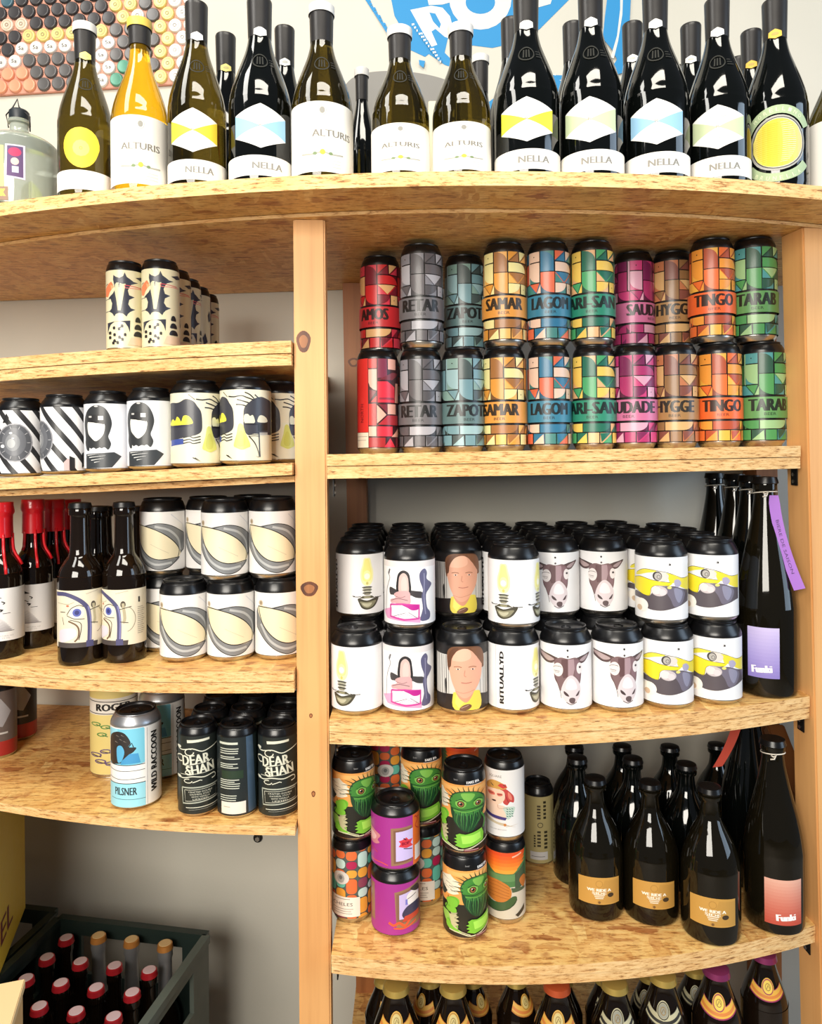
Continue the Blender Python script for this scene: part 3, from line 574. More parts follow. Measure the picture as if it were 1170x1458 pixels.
def art_mosaic(seed):
    rnd = random.Random(seed); a = Art(); a.H = 3.55
    OR = (226, 112, 60); YE = (232, 164, 62); TE = (104, 196, 176); MG = (176, 34, 82); LT = (196, 226, 220); PL = (140, 70, 90)
    for i in range(11):
        x = -pi + i * .572; y = .05 + (i % 2) * .2 - .3
        while y < 3.7:
            h = rnd.choice((.42, .46, .8, .5)); c = rnd.choice((OR, YE, TE, MG, OR, YE, LT, PL)); w = .53; m = .2
            pts = []
            for cx_, cy_, a0 in ((x + w - m, y + h - m, 0), (x + m, y + h - m, pi / 2), (x + m, y + m, pi), (x + w - m, y + m, 1.5 * pi)):
                pts += [(cx_ + m * cos(a0 + k * pi / 8), cy_ + m * sin(a0 + k * pi / 8)) for k in range(5)]
            a.raw(pts, c); y += h + .045
    q = [( -.55 + .42 * cos(t * .3142), 2.15 + .36 * sin(t * .3142)) for t in range(20)]; a.raw(q, (214, 212, 206))
    a.raw([(-.55 + .2 * cos(t * .5), 2.12 + .24 * sin(t * .5)) for t in range(12)], (168, 168, 164)); a.raw([(-.55 + .1 * cos(t), 2.16 + .12 * sin(t)) for t in range(6)], (110, 112, 112))
    a.raw([(-1.3, .1), (.38, .1), (.38, 1.12), (-1.3, 1.2)], (238, 232, 220))
    for k, (wd, hh) in enumerate(((.8, .06), (1.0, .2), (1.1, .05), (.9, .05), (1.0, .05))):
        y = (1.02, .76, .5, .38, .26)[k]
        if k == 1: a.text('CHELES', -.5, y, 1.05, .17, (60, 56, 54))
        else: a.raw([(-.5 - wd / 2, y), (-.5 + wd / 2, y), (-.5 + wd / 2, y + hh * .6), (-.5 - wd / 2, y + hh * .6)], (150, 144, 138))
    return a
def art_purple(v):
    if v == 0:
        a = Art(485, 175, 508, 905); a.line([(310, 880), (380, 870), (430, 884)], 7, (222, 90, 60), 3)
        a.poly([(452, 590), (600, 582), (600, 868), (452, 885)], (150, 112, 84)); a.poly([(470, 606), (600, 598), (600, 852), (470, 868)], (126, 88, 70)); a.poly([(486, 620), (612, 608), (612, 840), (486, 850)], (202, 186, 232))
        a.poly([(505, 690), (530, 684), (560, 668), (575, 690), (605, 690), (590, 720), (605, 745), (560, 752), (530, 742), (505, 735), (520, 712)], (214, 58, 70)); a.line([(540, 752), (600, 770)], 7, (50, 40, 60)); a.line([(540, 672), (560, 690)], 7, (30, 30, 50)); a.text('BOP', 556, 714, 56, 24, (150, 20, 50), bold=2)
        a.poly([(605, 500), (657, 480), (657, 900), (605, 905)], (226, 108, 40)); a.line([(620, 520), (640, 560), (622, 600), (646, 640)], 8, (190, 40, 40), 3); a.line([(615, 530), (650, 545)], 6, (190, 40, 40)); a.rect(618, 756, 656, 872, (232, 226, 220))
        a.blob([(300, 620), (350, 640), (380, 660), (360, 700), (374, 720), (330, 744), (300, 720)], (206, 130, 140), 3); a.blob([(316, 650), (350, 670), (346, 700), (320, 716)], (226, 180, 180)); a.line([(310, 770), (360, 800)], 6, (206, 80, 90))
        return a
    a = Art(475, 180, 1030, 1400)
    a.poly([(466, 1090), (660, 1040), (660, 1360), (480, 1350)], (150, 112, 84)); a.poly([(480, 1104), (645, 1060), (645, 1310), (480, 1320)], (130, 94, 76)); a.poly([(500, 1112), (640, 1080), (640, 1280), (500, 1290)], (198, 182, 226)); a.poly([(298, 1060), (324, 1056), (326, 1330), (300, 1336)], (150, 112, 90))
    a.blob([(555, 1130), (590, 1100), (626, 1110), (640, 1180), (600, 1210), (566, 1190)], (238, 228, 226)); a.blob([(580, 1080), (630, 1070), (644, 1120), (610, 1110)], (60, 50, 54)); a.blob([(520, 1260), (548, 1210), (600, 1190), (644, 1196), (646, 1290), (560, 1300)], (58, 56, 84)); a.line([(560, 1150), (620, 1130)], 5, (60, 50, 54)); a.rect(545, 1150, 560, 1190, (120, 120, 200))
    a.line([(425, 1310), (460, 1330), (500, 1312), (540, 1340), (580, 1300), (640, 1290)], 18, (226, 88, 50), 3); a.line([(460, 1350), (540, 1356), (620, 1330)], 12, (226, 88, 50), 3); a.poly([(540, 1270), (640, 1260), (640, 1300), (520, 1310)], (196, 70, 50))
    return a
def art_mermaid():
    a = Art(480, 150, 108, 668)
    a.text('SQUARE', 410, 166, 105, 24, (120, 118, 116)); a.text('SQUARE BREWING', 430, 612, 130, 12, (150, 148, 146))
    a.blob([(440, 250), (480, 256), (520, 290), (548, 330), (548, 380), (520, 374), (500, 400), (470, 380), (470, 320)], (196, 70, 66), 4); a.blob([(506, 290), (530, 320), (534, 360), (510, 340)], (226, 130, 110)); a.line([(480, 300), (510, 380)], 6, (150, 40, 44), 2)
    a.blob([(352, 240), (380, 205), (420, 200), (470, 220), (500, 250), (470, 270), (400, 270), (356, 280)], (206, 160, 84), 4); a.poly([(430, 240), (450, 220), (490, 226), (500, 250), (470, 262)], (206, 60, 56)); a.line([(380, 230), (400, 250)], 6, (40, 60, 50)); a.line([(470, 230), (490, 244)], 5, (50, 80, 60))
    a.blob([(345, 290), (400, 270), (470, 280), (484, 330), (470, 370), (430, 400), (380, 400), (350, 370)], (240, 208, 184), 4); a.blob([(360, 300), (400, 300), (410, 322), (370, 328)], (214, 110, 96)); a.blob([(425, 306), (462, 304), (464, 322), (434, 328)], (214, 110, 96)); a.line([(366, 314), (398, 312)], 4, K); a.line([(430, 316), (460, 312)], 4, K); a.blob([(386, 368), (412, 364), (418, 374), (398, 378)], (60, 30, 30))
    a.blob([(350, 400), (430, 400), (490, 420), (494, 500), (440, 530), (350, 500)], (240, 210, 188), 4); a.blob([(470, 420), (548, 416), (552, 450), (530, 500), (500, 520), (486, 470)], (196, 214, 200), 4)
    for k in range(12): a.line([(494 + (k % 3) * 18, 430 + (k // 3) * 20), (506 + (k % 3) * 18, 436 + (k // 3) * 20)], 6, (36, 110, 96))
    a.poly([(346, 470), (390, 490), (440, 496), (496, 506), (486, 528), (400, 518), (346, 500)], (70, 56, 120)); a.blob([(350, 520), (420, 545), (480, 556), (478, 574), (400, 560), (350, 545)], (206, 190, 160)); a.line([(470, 560), (560, 590)], 6, (190, 170, 140), 0, True); a.line([(490, 580), (580, 566)], 4, (190, 170, 140), 0, True); a.ell(482, 566, 10, 12, (206, 130, 60))
    a.line([(430, 400), (440, 430), (500, 420)], 3, (190, 140, 120), 3)
    return a
def art_sunset():
    a = Art(490, 150, 760, 1290)
    a.raw([(-pi, 0), (pi, 0), (pi, 3.6), (-pi, 3.6)], (204, 196, 178))
    a.raw([(-pi, 1.7), (pi, 1.7), (pi, 3.6), (-pi, 3.6)], (76, 122, 72)); a.rect(345, 935, 640, 990, (98, 140, 88))
    for k, c in enumerate(((222, 78, 34), (226, 92, 34), (232, 106, 36), (236, 122, 40), (240, 140, 48), (242, 158, 58))):
        y0 = 760 + k * 28; a.poly([(340, y0), (630, y0), (630 - k * 12, y0 + 30), (345 + k * 4, y0 + 30)] if k < 4 else [(352 + (k - 4) * 24, y0), (600 - (k - 4) * 20, y0), (572 - (k - 4) * 22, y0 + 28), (380 + (k - 4) * 34, y0 + 28)], c)
    a.line([(540, 796), (606, 776)], 12, (240, 180, 150)); a.poly([(560, 930), (628, 870), (636, 1010), (560, 1075)], (60, 84, 60)); a.poly([(530, 1040), (630, 1060), (630, 1080), (540, 1078)], (70, 90, 66))
    a.blob([(350, 1110), (350, 1000), (400, 980), (450, 986), (510, 1020), (534, 1070), (520, 1130), (460, 1160), (390, 1150)], (196, 120, 50), 4)
    for k in range(5): a.line([(356, 1010 + k * 26), (430, 1000 + k * 28), (516, 1040 + k * 22)], 3, (150, 84, 34), 4)
    a.blob([(350, 1150), (400, 1160), (480, 1150), (540, 1110), (572, 1120), (560, 1170), (500, 1210), (420, 1226), (350, 1210)], (60, 90, 54), 4); a.line([(350, 1220), (430, 1228), (520, 1200), (574, 1140)], 5, (30, 44, 30), 4)
    a.poly([(560, 1260), (625, 1200), (625, 1240), (580, 1280)], (50, 46, 36)); a.blob([(590, 990), (620, 960), (636, 1000), (620, 1060)], (186, 110, 50))
    return a
def art_tan():
    a = Art(1000, 72, 360, 672)
    for i, (x, s, y0, y1) in enumerate(((1004, 16, 400, 470), (1030, 12, 380, 470), (1004, 16, 520, 600), (1034, 14, 520, 610), (985, 8, 540, 600))):
        for k in range(5): a.rect(x - s / 2, y0 + (y1 - y0) * k / 5, x + s / 2, y0 + (y1 - y0) * (k + .62) / 5, (54, 50, 34))
    a.ring(1010, 492, 11, 11, 3, (60, 56, 40)); a.rect(965, 618, 1042, 655, (206, 206, 206)); a.line([(970, 640), (1030, 640)], 3, (120, 120, 120)); a.line([(1058, 375), (1058, 640)], 2, (80, 76, 54))
    return a
def art_raccoon():
    a = Art(290, 133, 182, 640); B = (146, 212, 232)
    a.poly([(158, 196), (166, 190), (326, 184), (334, 192), (334, 384), (320, 394), (158, 398)], B); a.poly([(196, 190), (330, 186), (334, 390), (210, 398)], (120, 196, 220))
    a.blob([(160, 260), (170, 222), (196, 204), (228, 210), (250, 236), (262, 268), (250, 290), (290, 296), (276, 320), (250, 340), (262, 372), (220, 384), (170, 396), (158, 370)], (46, 42, 42), 4); a.blob([(192, 300), (214, 284), (230, 320), (216, 372), (196, 380)], (90, 172, 214)); a.poly([(256, 330), (300, 330), (312, 386), (210, 392), (216, 372)], (70, 150, 200)); a.line([(250, 292), (268, 268), (276, 292)], 6, (30, 28, 30)); 
    for x, y in ((190, 226), (206, 246), (184, 262), (214, 222), (226, 256)): a.line([(x, y), (x + 16, y + 8)], 5, (120, 112, 106), 0, True)
    for y in (428, 476): a.line([(160, y - 2), (200, y + 4), (334, y)], 3, (60, 60, 60))
    a.line([(158, 398), (334, 396)], 4, K); a.poly([(158, 506), (336, 504), (336, 640), (158, 640)], (150, 214, 232)); a.line([(158, 504), (336, 502)], 4, K); a.text('PILSNER', 232, 548, 124, 44, (30, 44, 50), bold=1.2); a.line([(168, 592), (336, 596)], 2.5, (50, 90, 100))
    a.text('WILD RACCOON', 380, 398, 350, 40, (18, 18, 20), rot=90, bold=2.2)
    a.line([(345, 190), (345, 640)], 2, (170, 170, 176))
    for k in range(6): a.raw([(1.4 + k * .25, .3), (1.5 + k * .25, .3), (1.5 + k * .25, 3.1), (1.4 + k * .25, 3.1)], (170, 200, 210) if k % 2 else (60, 60, 64))
    return a
def art_doodle():
    a = Art(110, 66, 30, 505)
    a.rect(44, 100, 176, 186, (216, 212, 204)); a.line([(44, 112), (176, 122)], 4, K); a.line([(44, 176), (176, 186)], 4, K); a.text('ROGER', 112, 146, 100, 38, (30, 28, 28), bold=2)
    for k, (x, y) in enumerate(((64, 236), (90, 250), (120, 240), (140, 262), (80, 290), (120, 300))): a.ring(x, y, 12, 9, 5, (86, 134, 70), 10); a.line([(x, y), (x + 16, y + 12)], 4, (60, 110, 60))
    for k, (x, y) in enumerate(((64, 400), (90, 380), (120, 420), (140, 396), (76, 434), (104, 446))): a.ring(x, y, 14, 10, 5, (90, 70, 120), 10); a.line([(x - 10, y), (x + 14, y + 10)], 4, (70, 50, 50))
    return a
def art_dear():
    a = Art(630, 108, 215, 692); C = (214, 214, 196)
    a.poly([(572, 238), (690, 232), (690, 246), (574, 256)], C)
    a.text('DEAR', 616, 358, 150, 60, C, rot=5, bold=2.5); a.text('SHAN', 642, 418, 156, 58, C, rot=7, bold=2.5); a.line([(560, 396), (700, 372)], 3, C); a.line([(540, 452), (715, 440)], 3, C)
    a.ring(585, 312, 22, 20, 6, C, 14, 0, 5.2); a.line([(525, 284), (545, 300), (600, 290), (650, 310), (690, 300), (730, 282)], 6, C, 4); a.ell(534, 284, 9, 9, C); a.ring(540, 352, 16, 20, 7, C, 12, 1, 6); a.ring(584, 438, 20, 14, 6, C, 12)
    a.line([(524, 466), (552, 474), (600, 462), (660, 470), (710, 462), (718, 486), (700, 492)], 6, C, 4); a.ring(578, 490, 20, 12, 5, C, 12, 0, 5); a.line([(600, 500), (640, 486), (650, 490)], 5, C); a.ell(534, 468, 9, 9, C); a.ell(576, 402, 7, 7, C)
    a.line([(548, 532), (732, 528), (732, 612), (552, 630), (548, 532)], 8, (170, 174, 160)); a.line([(560, 546), (720, 540), (720, 602), (564, 616), (560, 546)], 2.5, C)
    for k in range(4): a.text(('CRAFTED DOUBLE', 'OATMEAL STOUT', 'WITH VANILLA', 'LIMITED')[k], 642, 558 + k * 15, 130 - k * 16, 9, C)
    a.line([(566, 655), (735, 650)], 4, C); a.line([(580, 668), (735, 662)], 2, (150, 150, 140))
    a.raw([(1.75, .4), (2.0, .4), (2.0, 4.6), (1.75, 4.6)], (60, 78, 96)); a.raw([(-1.9, .4), (-1.5, .4), (-1.5, 4.6), (-1.9, 4.6)], (40, 66, 50))
    return a
def art_dearback():
    a = Art(840, 108, 215, 700); C = (200, 204, 190)
    a.rect(748, 244, 842, 258, C); a.poly([(885, 216), (920, 216), (936, 690), (896, 694)], (64, 86, 108))
    for y in (282, 296, 310, 332, 344, 376, 388, 400, 476, 488, 500, 514, 528, 574, 588, 602): a.rect(752, y, 752 + 60 + (y * 37) % 52, y + 5, C)
    a.rect(756, 615, 882, 690, (224, 218, 206)); a.line([(768, 646), (800, 646)], 4, (170, 160, 140)); a.rect(760, 420, 870, 470, (34, 54, 38)); a.text('DEAR SHANE', 958, 610, 130, 16, C, rot=90)
    return a
def art_eyebottle():
    a = Art(605, 165, 290, 740); P = (74, 72, 110)
    a.raw([(-1.9, 0), (1.9, 0), (1.9, 2.8), (-1.9, 2.8)], (222, 212, 188))
    a.line([(440, 322), (500, 318), (570, 350), (625, 395), (655, 450), (665, 560), (662, 700)], 32, P, 4); a.line([(655, 420), (672, 520), (668, 700)], 12, (120, 118, 168), 3)
    a.poly([(450, 700), (720, 702), (716, 742), (450, 745)], (70, 62, 60)); a.rect(640, 690, 690, 740, P)
    a.ell(578, 466, 52, 46, (214, 210, 206)); a.ell(578, 464, 30, 32, (86, 96, 170)); a.ell(578, 464, 16, 18, (50, 52, 110)); a.line([(510, 480), (540, 430), (590, 406), (624, 420)], 5, (40, 34, 32), 4); a.line([(510, 486), (560, 512), (630, 516)], 5, (40, 34, 32), 4)
    a.line([(520, 530), (570, 560), (590, 600), (585, 660), (560, 692)], 12, (110, 86, 62), 4); a.line([(530, 520), (600, 545), (606, 600), (590, 680)], 5, (50, 40, 34), 4); a.line([(468, 460), (500, 460)], 5, K); a.line([(480, 500), (490, 560)], 5, (120, 110, 96)); a.ell(516, 410, 10, 8, (190, 110, 80)); a.line([(450, 390), (520, 396), (560, 380)], 3, (150, 140, 110), 3); a.blob([(470, 600), (560, 590), (570, 650), (480, 700), (460, 670)], (212, 204, 214))
    a.ell(690, 410, 16, 28, (70, 62, 52)); a.line([(690, 400), (700, 520), (690, 560)], 20, (176, 166, 136), 3); a.line([(666, 450), (700, 440), (735, 430)], 5, K, 3); a.ring(712, 530, 40, 100, 3, (110, 104, 84), 18, -1.4, 1.5); a.line([(672, 550), (720, 560)], 5, K); a.line([(640, 320), (720, 300)], 3, (170, 160, 140))
    a.raw([(1.25, 2.05), (1.33, 2.05), (1.33, 2.32), (1.25, 2.32)], K)
    for k in range(14): a.raw([(1.2, .5 + k * .1), (1.5 + (k * 7 % 5) * .03, .5 + k * .1), (1.5 + (k * 7 % 5) * .03, .52 + k * .1), (1.2, .52 + k * .1)], (120, 114, 104))
    return a
def art_triangle():
    a = Art(20, 165, 272, 705)
    for k in range(6): a.poly([(-60 + k * 10, 560 + k * 12), (0 + k * 12, 505 + k * 20), (108 - (5 - k) * 12, 628 - (5 - k) * 16), (-60, 628)], mix3((214, 212, 212), (160, 156, 158), k / 5))
    a.line([(-60, 628), (108, 626)], 4, (90, 88, 92)); a.poly([(-20, 330), (25, 352), (-20, 355)], K); a.line([(20, 380), (44, 392), (30, 402)], 8, K, 2); a.line([(0, 446), (30, 450), (10, 462)], 10, K, 2); a.line([(28, 480), (82, 478)], 4, K); a.line([(-30, 410), (10, 430)], 6, K)
    a.text('NATURAL ALE', 50, 664, 110, 9, (170, 168, 168)); a.text('33 CL', 50, 682, 60, 9, (170, 168, 168)); return a
# wine labels; R units, y from the label foot
def art_hex(c1, c2=None):
    a = Art(); a.H = 3.0; c2 = c2 or c1
    y0, y1 = 1.02, 2.52; m = (y0 + y1) / 2; w = .86
    a.raw([(-w, m - .38), (0, y0), (w, m - .38), (w, m + .38), (0, y1), (-w, m + .38)], (244, 243, 238))
    a.raw([(-w, m - .38), (0, m), (-w, m + .38)], c1); a.raw([(w, m - .38), (w, m + .38), (0, m)], c2)
    a.text('TOSCANA', 0, m + .34, .5, .07, (150, 148, 142)); a.text('0,75L', 0, m - .36, .26, .07, (150, 148, 142)); a.text('R', 0, m + .02, .1, .1, (150, 140, 120))
    a.raw([(-1.75, .1), (1.75, .1), (1.75, .78), (-1.75, .78)], (242, 240, 234)); a.text('NELLA', .22, .44, .95, .22, (138, 136, 130), bold=.014); a.raw([(-.2, .2), (.5, .2), (.5, .23), (-.2, .23)], (206, 204, 198)); return a
def art_alturis(x0=0):
    a = Art(); a.H = 2.3
    a.raw([(-1.9, .1), (1.9, .1), (1.9, 2.1), (-1.9, 2.1)], (243, 240, 232))
    a.text('ALTURIS', x0, 1.2, 1.35, .2, (132, 128, 120), bold=.012); a.ell(0, 1.85, .09, .1, (150, 148, 140), 10); a.ring(0, 1.85, .13, .14, .02, (170, 168, 160), 12)
    a.line([(-.7, .62), (-.3, .6), (0, .66), (.3, .6), (.7, .62)], .05, (170, 170, 160), 4); a.ell(0, .66, .09, .08, (222, 190, 70), 10); a.ell(-.24, .62, .07, .05, (120, 140, 100), 8); a.ell(.26, .62, .07, .05, (120, 140, 100), 8)
    for k in range(3): a.raw([(-.6, .42 - k * .09), (.6, .42 - k * .09), (.6, .44 - k * .09), (-.6, .44 - k * .09)], (206, 204, 196))
    return a
def art_sunlabel():
    a = Art(); a.H = 3.0
    a.raw([(-.05 + .66 * cos(t * .2618) + .05 * sin(t * .5), 1.62 + .74 * sin(t * .2618)) for t in range(24)], (242, 214, 56)); a.raw([(-.05 + .3 * cos(t * .5236), 1.6 + .3 * sin(t * .5236)) for t in range(12)], (246, 226, 110)); a.text('o', -.05, 1.6, .12, .12, (196, 170, 40))
    a.raw([(-1.75, .1), (1.75, .1), (1.75, .8), (-1.75, .8)], (243, 241, 236)); return a
def art_round():
    a = Art(); a.H = 3.0; G = (170, 190, 150)
    def band(r0, r1, a0, a1, c, oy=0):
        p = [(.98 * r1 * cos(a0 + (a1 - a0) * k / 16), 1.35 + oy + r1 * sin(a0 + (a1 - a0) * k / 16)) for k in range(17)] + [(.98 * r0 * cos(a1 + (a0 - a1) * k / 16), 1.35 + oy + r0 * sin(a1 + (a0 - a1) * k / 16)) for k in range(17)]
        tr = []
        for k in range(16): tr += [(k, k + 1, 32 - k), (k, 32 - k, 33 - k)]
        a.el.append((p, tr, c))
    a.ell(0, 1.35, .90, .92, (176, 174, 168), 32); a.ell(.02, 1.35, .84, .86, (70, 68, 64), 32); a.ell(.02, 1.35, .80, .83, (206, 204, 190), 32)
    for k in range(10):
        x0 = -.78 + k * .156; x1 = x0 + .16; c = mix3((240, 226, 120), (238, 208, 50), min(1, k / 3)) if k < 5 else mix3((238, 208, 70), (238, 200, 130), (k - 5) / 4)
        h0 = .8 * sqrt(max(0, 1 - (x0 / .8) ** 2)); h1 = .8 * sqrt(max(0, 1 - (min(x1, .79) / .8) ** 2)); a.raw([(x0, 1.35 - h0), (x1, 1.35 - h1), (x1, 1.35 + h1), (x0, 1.35 + h0)], c)
    for k in range(20):
        y = .7 + k * .068; h = .7 * sqrt(max(0, 1 - ((y - 1.35) / .76) ** 2)); a.raw([(-h, y), (h * .1, y), (h * .1, y + .012), (-h, y + .012)], (214, 180, 40)); a.raw([(h * .2, y), (h * .8, y + .02), (h * .8, y + .034), (h * .2, y + .012)], (246, 232, 206))
    band(.96, 1.24, .5, pi - .5, G); band(.96, 1.24, pi + .6, 2 * pi - .6, G, -.06)
    for s, r, base, sg in (('MORELLINO', 1.1, pi / 2, -1), ('BRUNELLA', 1.16, -pi / 2, 1)):
        for i, ch in enumerate(s):
            t = base + sg * (i - (len(s) - 1) / 2) * .17; a.text(ch, .98 * r * cos(t), 1.35 + r * sin(t) - (0 if sg < 0 else .03), .1, .13, (226, 232, 196), rot=math.degrees(t) - 90 if sg < 0 else math.degrees(t) + 90)
    return a
def art_wander():
    a = Art(); a.H = 1.1; G = (196, 148, 70)
    n = 12; top = [(-.78 + 1.6 * k / n, .98 + .05 * sin(pi * k / n)) for k in range(n + 1)]
    a.raw([(-.78, .06), (.82, .06)] + top[::-1], G); a.ring(0, .8, .12, .12, .02, (170, 124, 56), 16); a.raw([(-.1, .1), (.82, .1), (.82, .9), (.2, .94)], (186, 140, 66))
    a.text('WE RIDE A', 0, .58, .86, .1, (240, 232, 214), bold=.012); a.text('SIDE', 0, .47, .5, .08, (240, 232, 214), bold=.01)
    for k in range(3): a.raw([(-.2 + k * .03, .39 - k * .06), (.2 - k * .03, .39 - k * .06), (.2 - k * .03, .42 - k * .06), (-.2 + k * .03, .42 - k * .06)], (236, 226, 206))
    a.ell(.42, .4, .12, .08, (60, 46, 30), 12); a.ell(0, .14, .05, .05, (120, 84, 40), 8); return a
def art_funk(c0, c1, red=False):
    a = Art(); a.H = 2.4; N = 14
    x0, x1 = (-.62, .42) if not red else (-.3, .98)
    for k in range(N):
        y0 = .35 + 1.55 * k / N; y1 = .35 + 1.55 * (k + 1) / N; a.raw([(x0, y0), (x1, y0), (x1, y1), (x0, y1)], mix3(c0, c1, k / (N - 1)))
    a.text('Funki', (x0 + x1) / 2 - (.05 if not red else -.05), .62, .62, .22, (246, 242, 240), bold=.025, rot=4); return a
def art_abbey(mode):
    a = Art(); a.H = 3.0
    if mode == 'gold': C, E, S = (226, 176, 78), (190, 120, 50), (214, 196, 130)
    elif mode == 'silver': C, E, S = (190, 184, 150), (40, 38, 34), (150, 150, 136)
    else: C, E, S = (228, 178, 70), (150, 40, 90), (236, 206, 90)
    n = 12; p0 = [(-1.0 + 2.0 * k / n, .2 + .26 * abs(-1 + 2 * k / n) ** 2) for k in range(n + 1)]; p1 = [(x * .93, y + .42) for x, y in p0]
    a.raw(p0 + p1[::-1], C)
    a.line([(x * .96, y + .16) for x, y in p0], .12, E if mode == 'silver' else (214, 130, 60)); a.line([(x, y) for x, y in p0], .05, E); a.line(p1, .03, E)
    a.ell(0, .78, .36, .36, C, 20); a.ring(0, .78, .3, .3, .04, E if mode != 'gold' else (170, 130, 60), 18); a.ell(0, .78, .26, .26, S, 18); a.ring(0, .78, .14, .14, .03, (150, 120, 60), 12); a.line([(-.08, .7), (.02, .86), (.1, .74)], .03, (120, 96, 50))
    return a
# ------------------------------------------------------------------ the setting
def struct(name, me, m, loc=None):
    o = link(name, me, None, m, loc); o['kind'] = 'structure'; return o
def slab(name, pts, z0, z1, mats, side=1):
    """plan polygon extruded; top and bottom take mats[0], the sides mats[1]. z may be functions of x"""
    bm = bmesh.new(); f0 = z0 if callable(z0) else (lambda x: z0); f1 = z1 if callable(z1) else (lambda x: z1)
    lo = [bm.verts.new((x, y, f0(x))) for x, y in pts]; hi = [bm.verts.new((x, y, f1(x))) for x, y in pts]; n = len(pts)
    a = bm.faces.new(lo[::-1]); b = bm.faces.new(hi); a.material_index = b.material_index = 0
    for i in range(n): f = bm.faces.new((lo[i], lo[(i + 1) % n], hi[(i + 1) % n], hi[i])); f.material_index = side
    bmesh.ops.recalc_face_normals(bm, faces=bm.faces[:])
    me = bm_mesh(bm, name)
    for m in mats: me.materials.append(m)
    return me
WALLM = MATS['wall_paint']
def ywall(x): return 1.345 - .105 * (x + .1) if x < -.1 else 1.345
HT = 2.7
struct('wall_left', slab('wall_left', [(-2.6, ywall(-2.6)), (-.1, 1.345), (-.1, 1.465), (-2.6, ywall(-2.6) + .12)], 0, HT, [WALLM, WALLM]), None)
struct('wall_back', slab('wall_back', [(-.1, 1.345), (2.4, 1.345), (2.4, 1.465), (-.1, 1.465)], 0, HT, [WALLM, WALLM]), None)
struct('floor', box_mesh('floor', 5.0, 4.6, .1), MATS['floor_paint'], (-.1, -.72, -.1))

# ------------------------------------------------------------------ the shelving unit
def dR(x): return .909 + (x - .08) ** 2 / 2.3
def dL(x): return .932 + .37 * (x + .12) ** 2
def dT(x): return .845 + .28 * (x - .052) ** 2
def dS(x): return .923 + .31 * (x - .06) ** 2
def board(name, label, x0, x1, dfun, z0, z1, thick, cat='shelf', mats=('osb_face', 'osb_edge'), group=None, wob=0.0, backgap=.004):
    """z0, z1: top height at x0 and x1 relative to the eye; thick: list of layers from the top"""
    t = empty(name, ((x0 + x1) / 2, (dfun(x0) + 1.3) / 2, 0), 0, label, cat, group)
    t.location.z = EYE + (z0 + z1) / 2 - sum(thick)
    zt = lambda x: EYE + z0 + (z1 - z0) * (x - x0) / (x1 - x0)
    acc = 0; N = 40; gap = .0009
    for li, th in enumerate(thick):
        df = (lambda x: dfun(x) + (.0012 * li) + wob * sin(x * 23 + li * 2) * .0006)
        fr = [(x0 + (x1 - x0) * k / N, df(x0 + (x1 - x0) * k / N)) for k in range(N + 1)]
        bk = [(x1, ywall(x1) - backgap), (x0, ywall(x0) - backgap)]
        if x0 < -.1 < x1: bk = [(x1, ywall(x1) - backgap), (-.1, 1.345 - backgap), (x0, ywall(x0) - backgap)]
        a0, a1 = acc, acc + th
        pts = [(p[0] - t.location.x, p[1] - t.location.y) for p in fr + bk]
        lx, lz = t.location.x, t.location.z
        me = slab('panel', pts, lambda x, a=a1: zt(x + lx) - a - lz, lambda x, a=a0: zt(x + lx) - a - lz, [MATS[mats[0]], MATS[mats[1]]])
        link('panel', me, t); acc = a1 + gap
    return lambda x: zt(x) - EYE
ZT = board('top_shelf', 'long curved chipboard top shelf carrying the wine bottles', -1.06, 1.02, dT, .3255, .3255, [.0165], 'shelf', ('osb_face', 'osb_edge_pale'))
board('chipboard_sheet', 'thinner chipboard sheet under the top shelf, set back from its edge', -1.055, 1.015, dS, .3084, .3084, [.0045])
XL0, XL1 = -.985, -.150
ZL1 = board('shelf_board', 'short chipboard shelf with spiky black and cream cans, topmost of the left bay', XL0, XL1, dL, .1280, .1475, [.0155, .0145])
ZL2 = board('shelf_board', 'left bay chipboard shelf under the row of black and white cans', XL0, XL1, dL, -.0440, -.0065, [.0155])
ZL2b = board('shelf_batten_sheet', 'dark underlayer sheet set back beneath the left bay can shelf', XL0, XL1, lambda x: dL(x) + .02, -.0610, -.0235, [.008], 'sheet', ('osb_face', 'osb_edge'))
ZL3 = board('shelf_board', 'thick doubled left bay shelf carrying red-waxed bottles and swoosh cans', XL0, XL1, dL, -.2878, -.2685, [.0135, .0135])
ZL4 = board('shelf_board', 'lowest left bay shelf, thin and mostly empty, above the bottle crates', XL0, XL1, dL, -.465, -.465, [.0115])
XR0, XR1 = -.105, .530
ZR1 = board('shelf_board', 'right bay shelf under the two rows of patterned cans', XR0, XR1 - .006, dR, .0035, .010, [.0145, .0150])
ZR2 = board('shelf_board', 'right bay shelf under the donkey, lamp and portrait cans', XR0, XR1 + .006, dR, -.3285, -.3285, [.0140, .0150])
def zR3l(x): return -.6235 - (max(0, x - .08)) * .03
ZR3 = board('shelf_board', 'right bay shelf with green monster cans and small sparkling bottles', XR0, XR1 + .012, dR, -.6215, -.6395, [.0115, .0115])
ZR4 = board('shelf_board', 'bottom right bay shelf below the frame edge under brown beer bottles', XR0, XR1 + .012, dR, -.935, -.935, [.016])
for zz, lab in ((-.30, 'shelf of the next bay seen in the dark past the right post, upper'), (-.60, 'shelf of the next bay seen in the dark past the right post, lower')):
    board('shelf_board', lab, .60, 1.0, lambda x: 1.03 + .1 * (x - .6), zz, zz, [.016])
pine('knot_heart', (176, 116, 70), (120, 70, 38), .8)
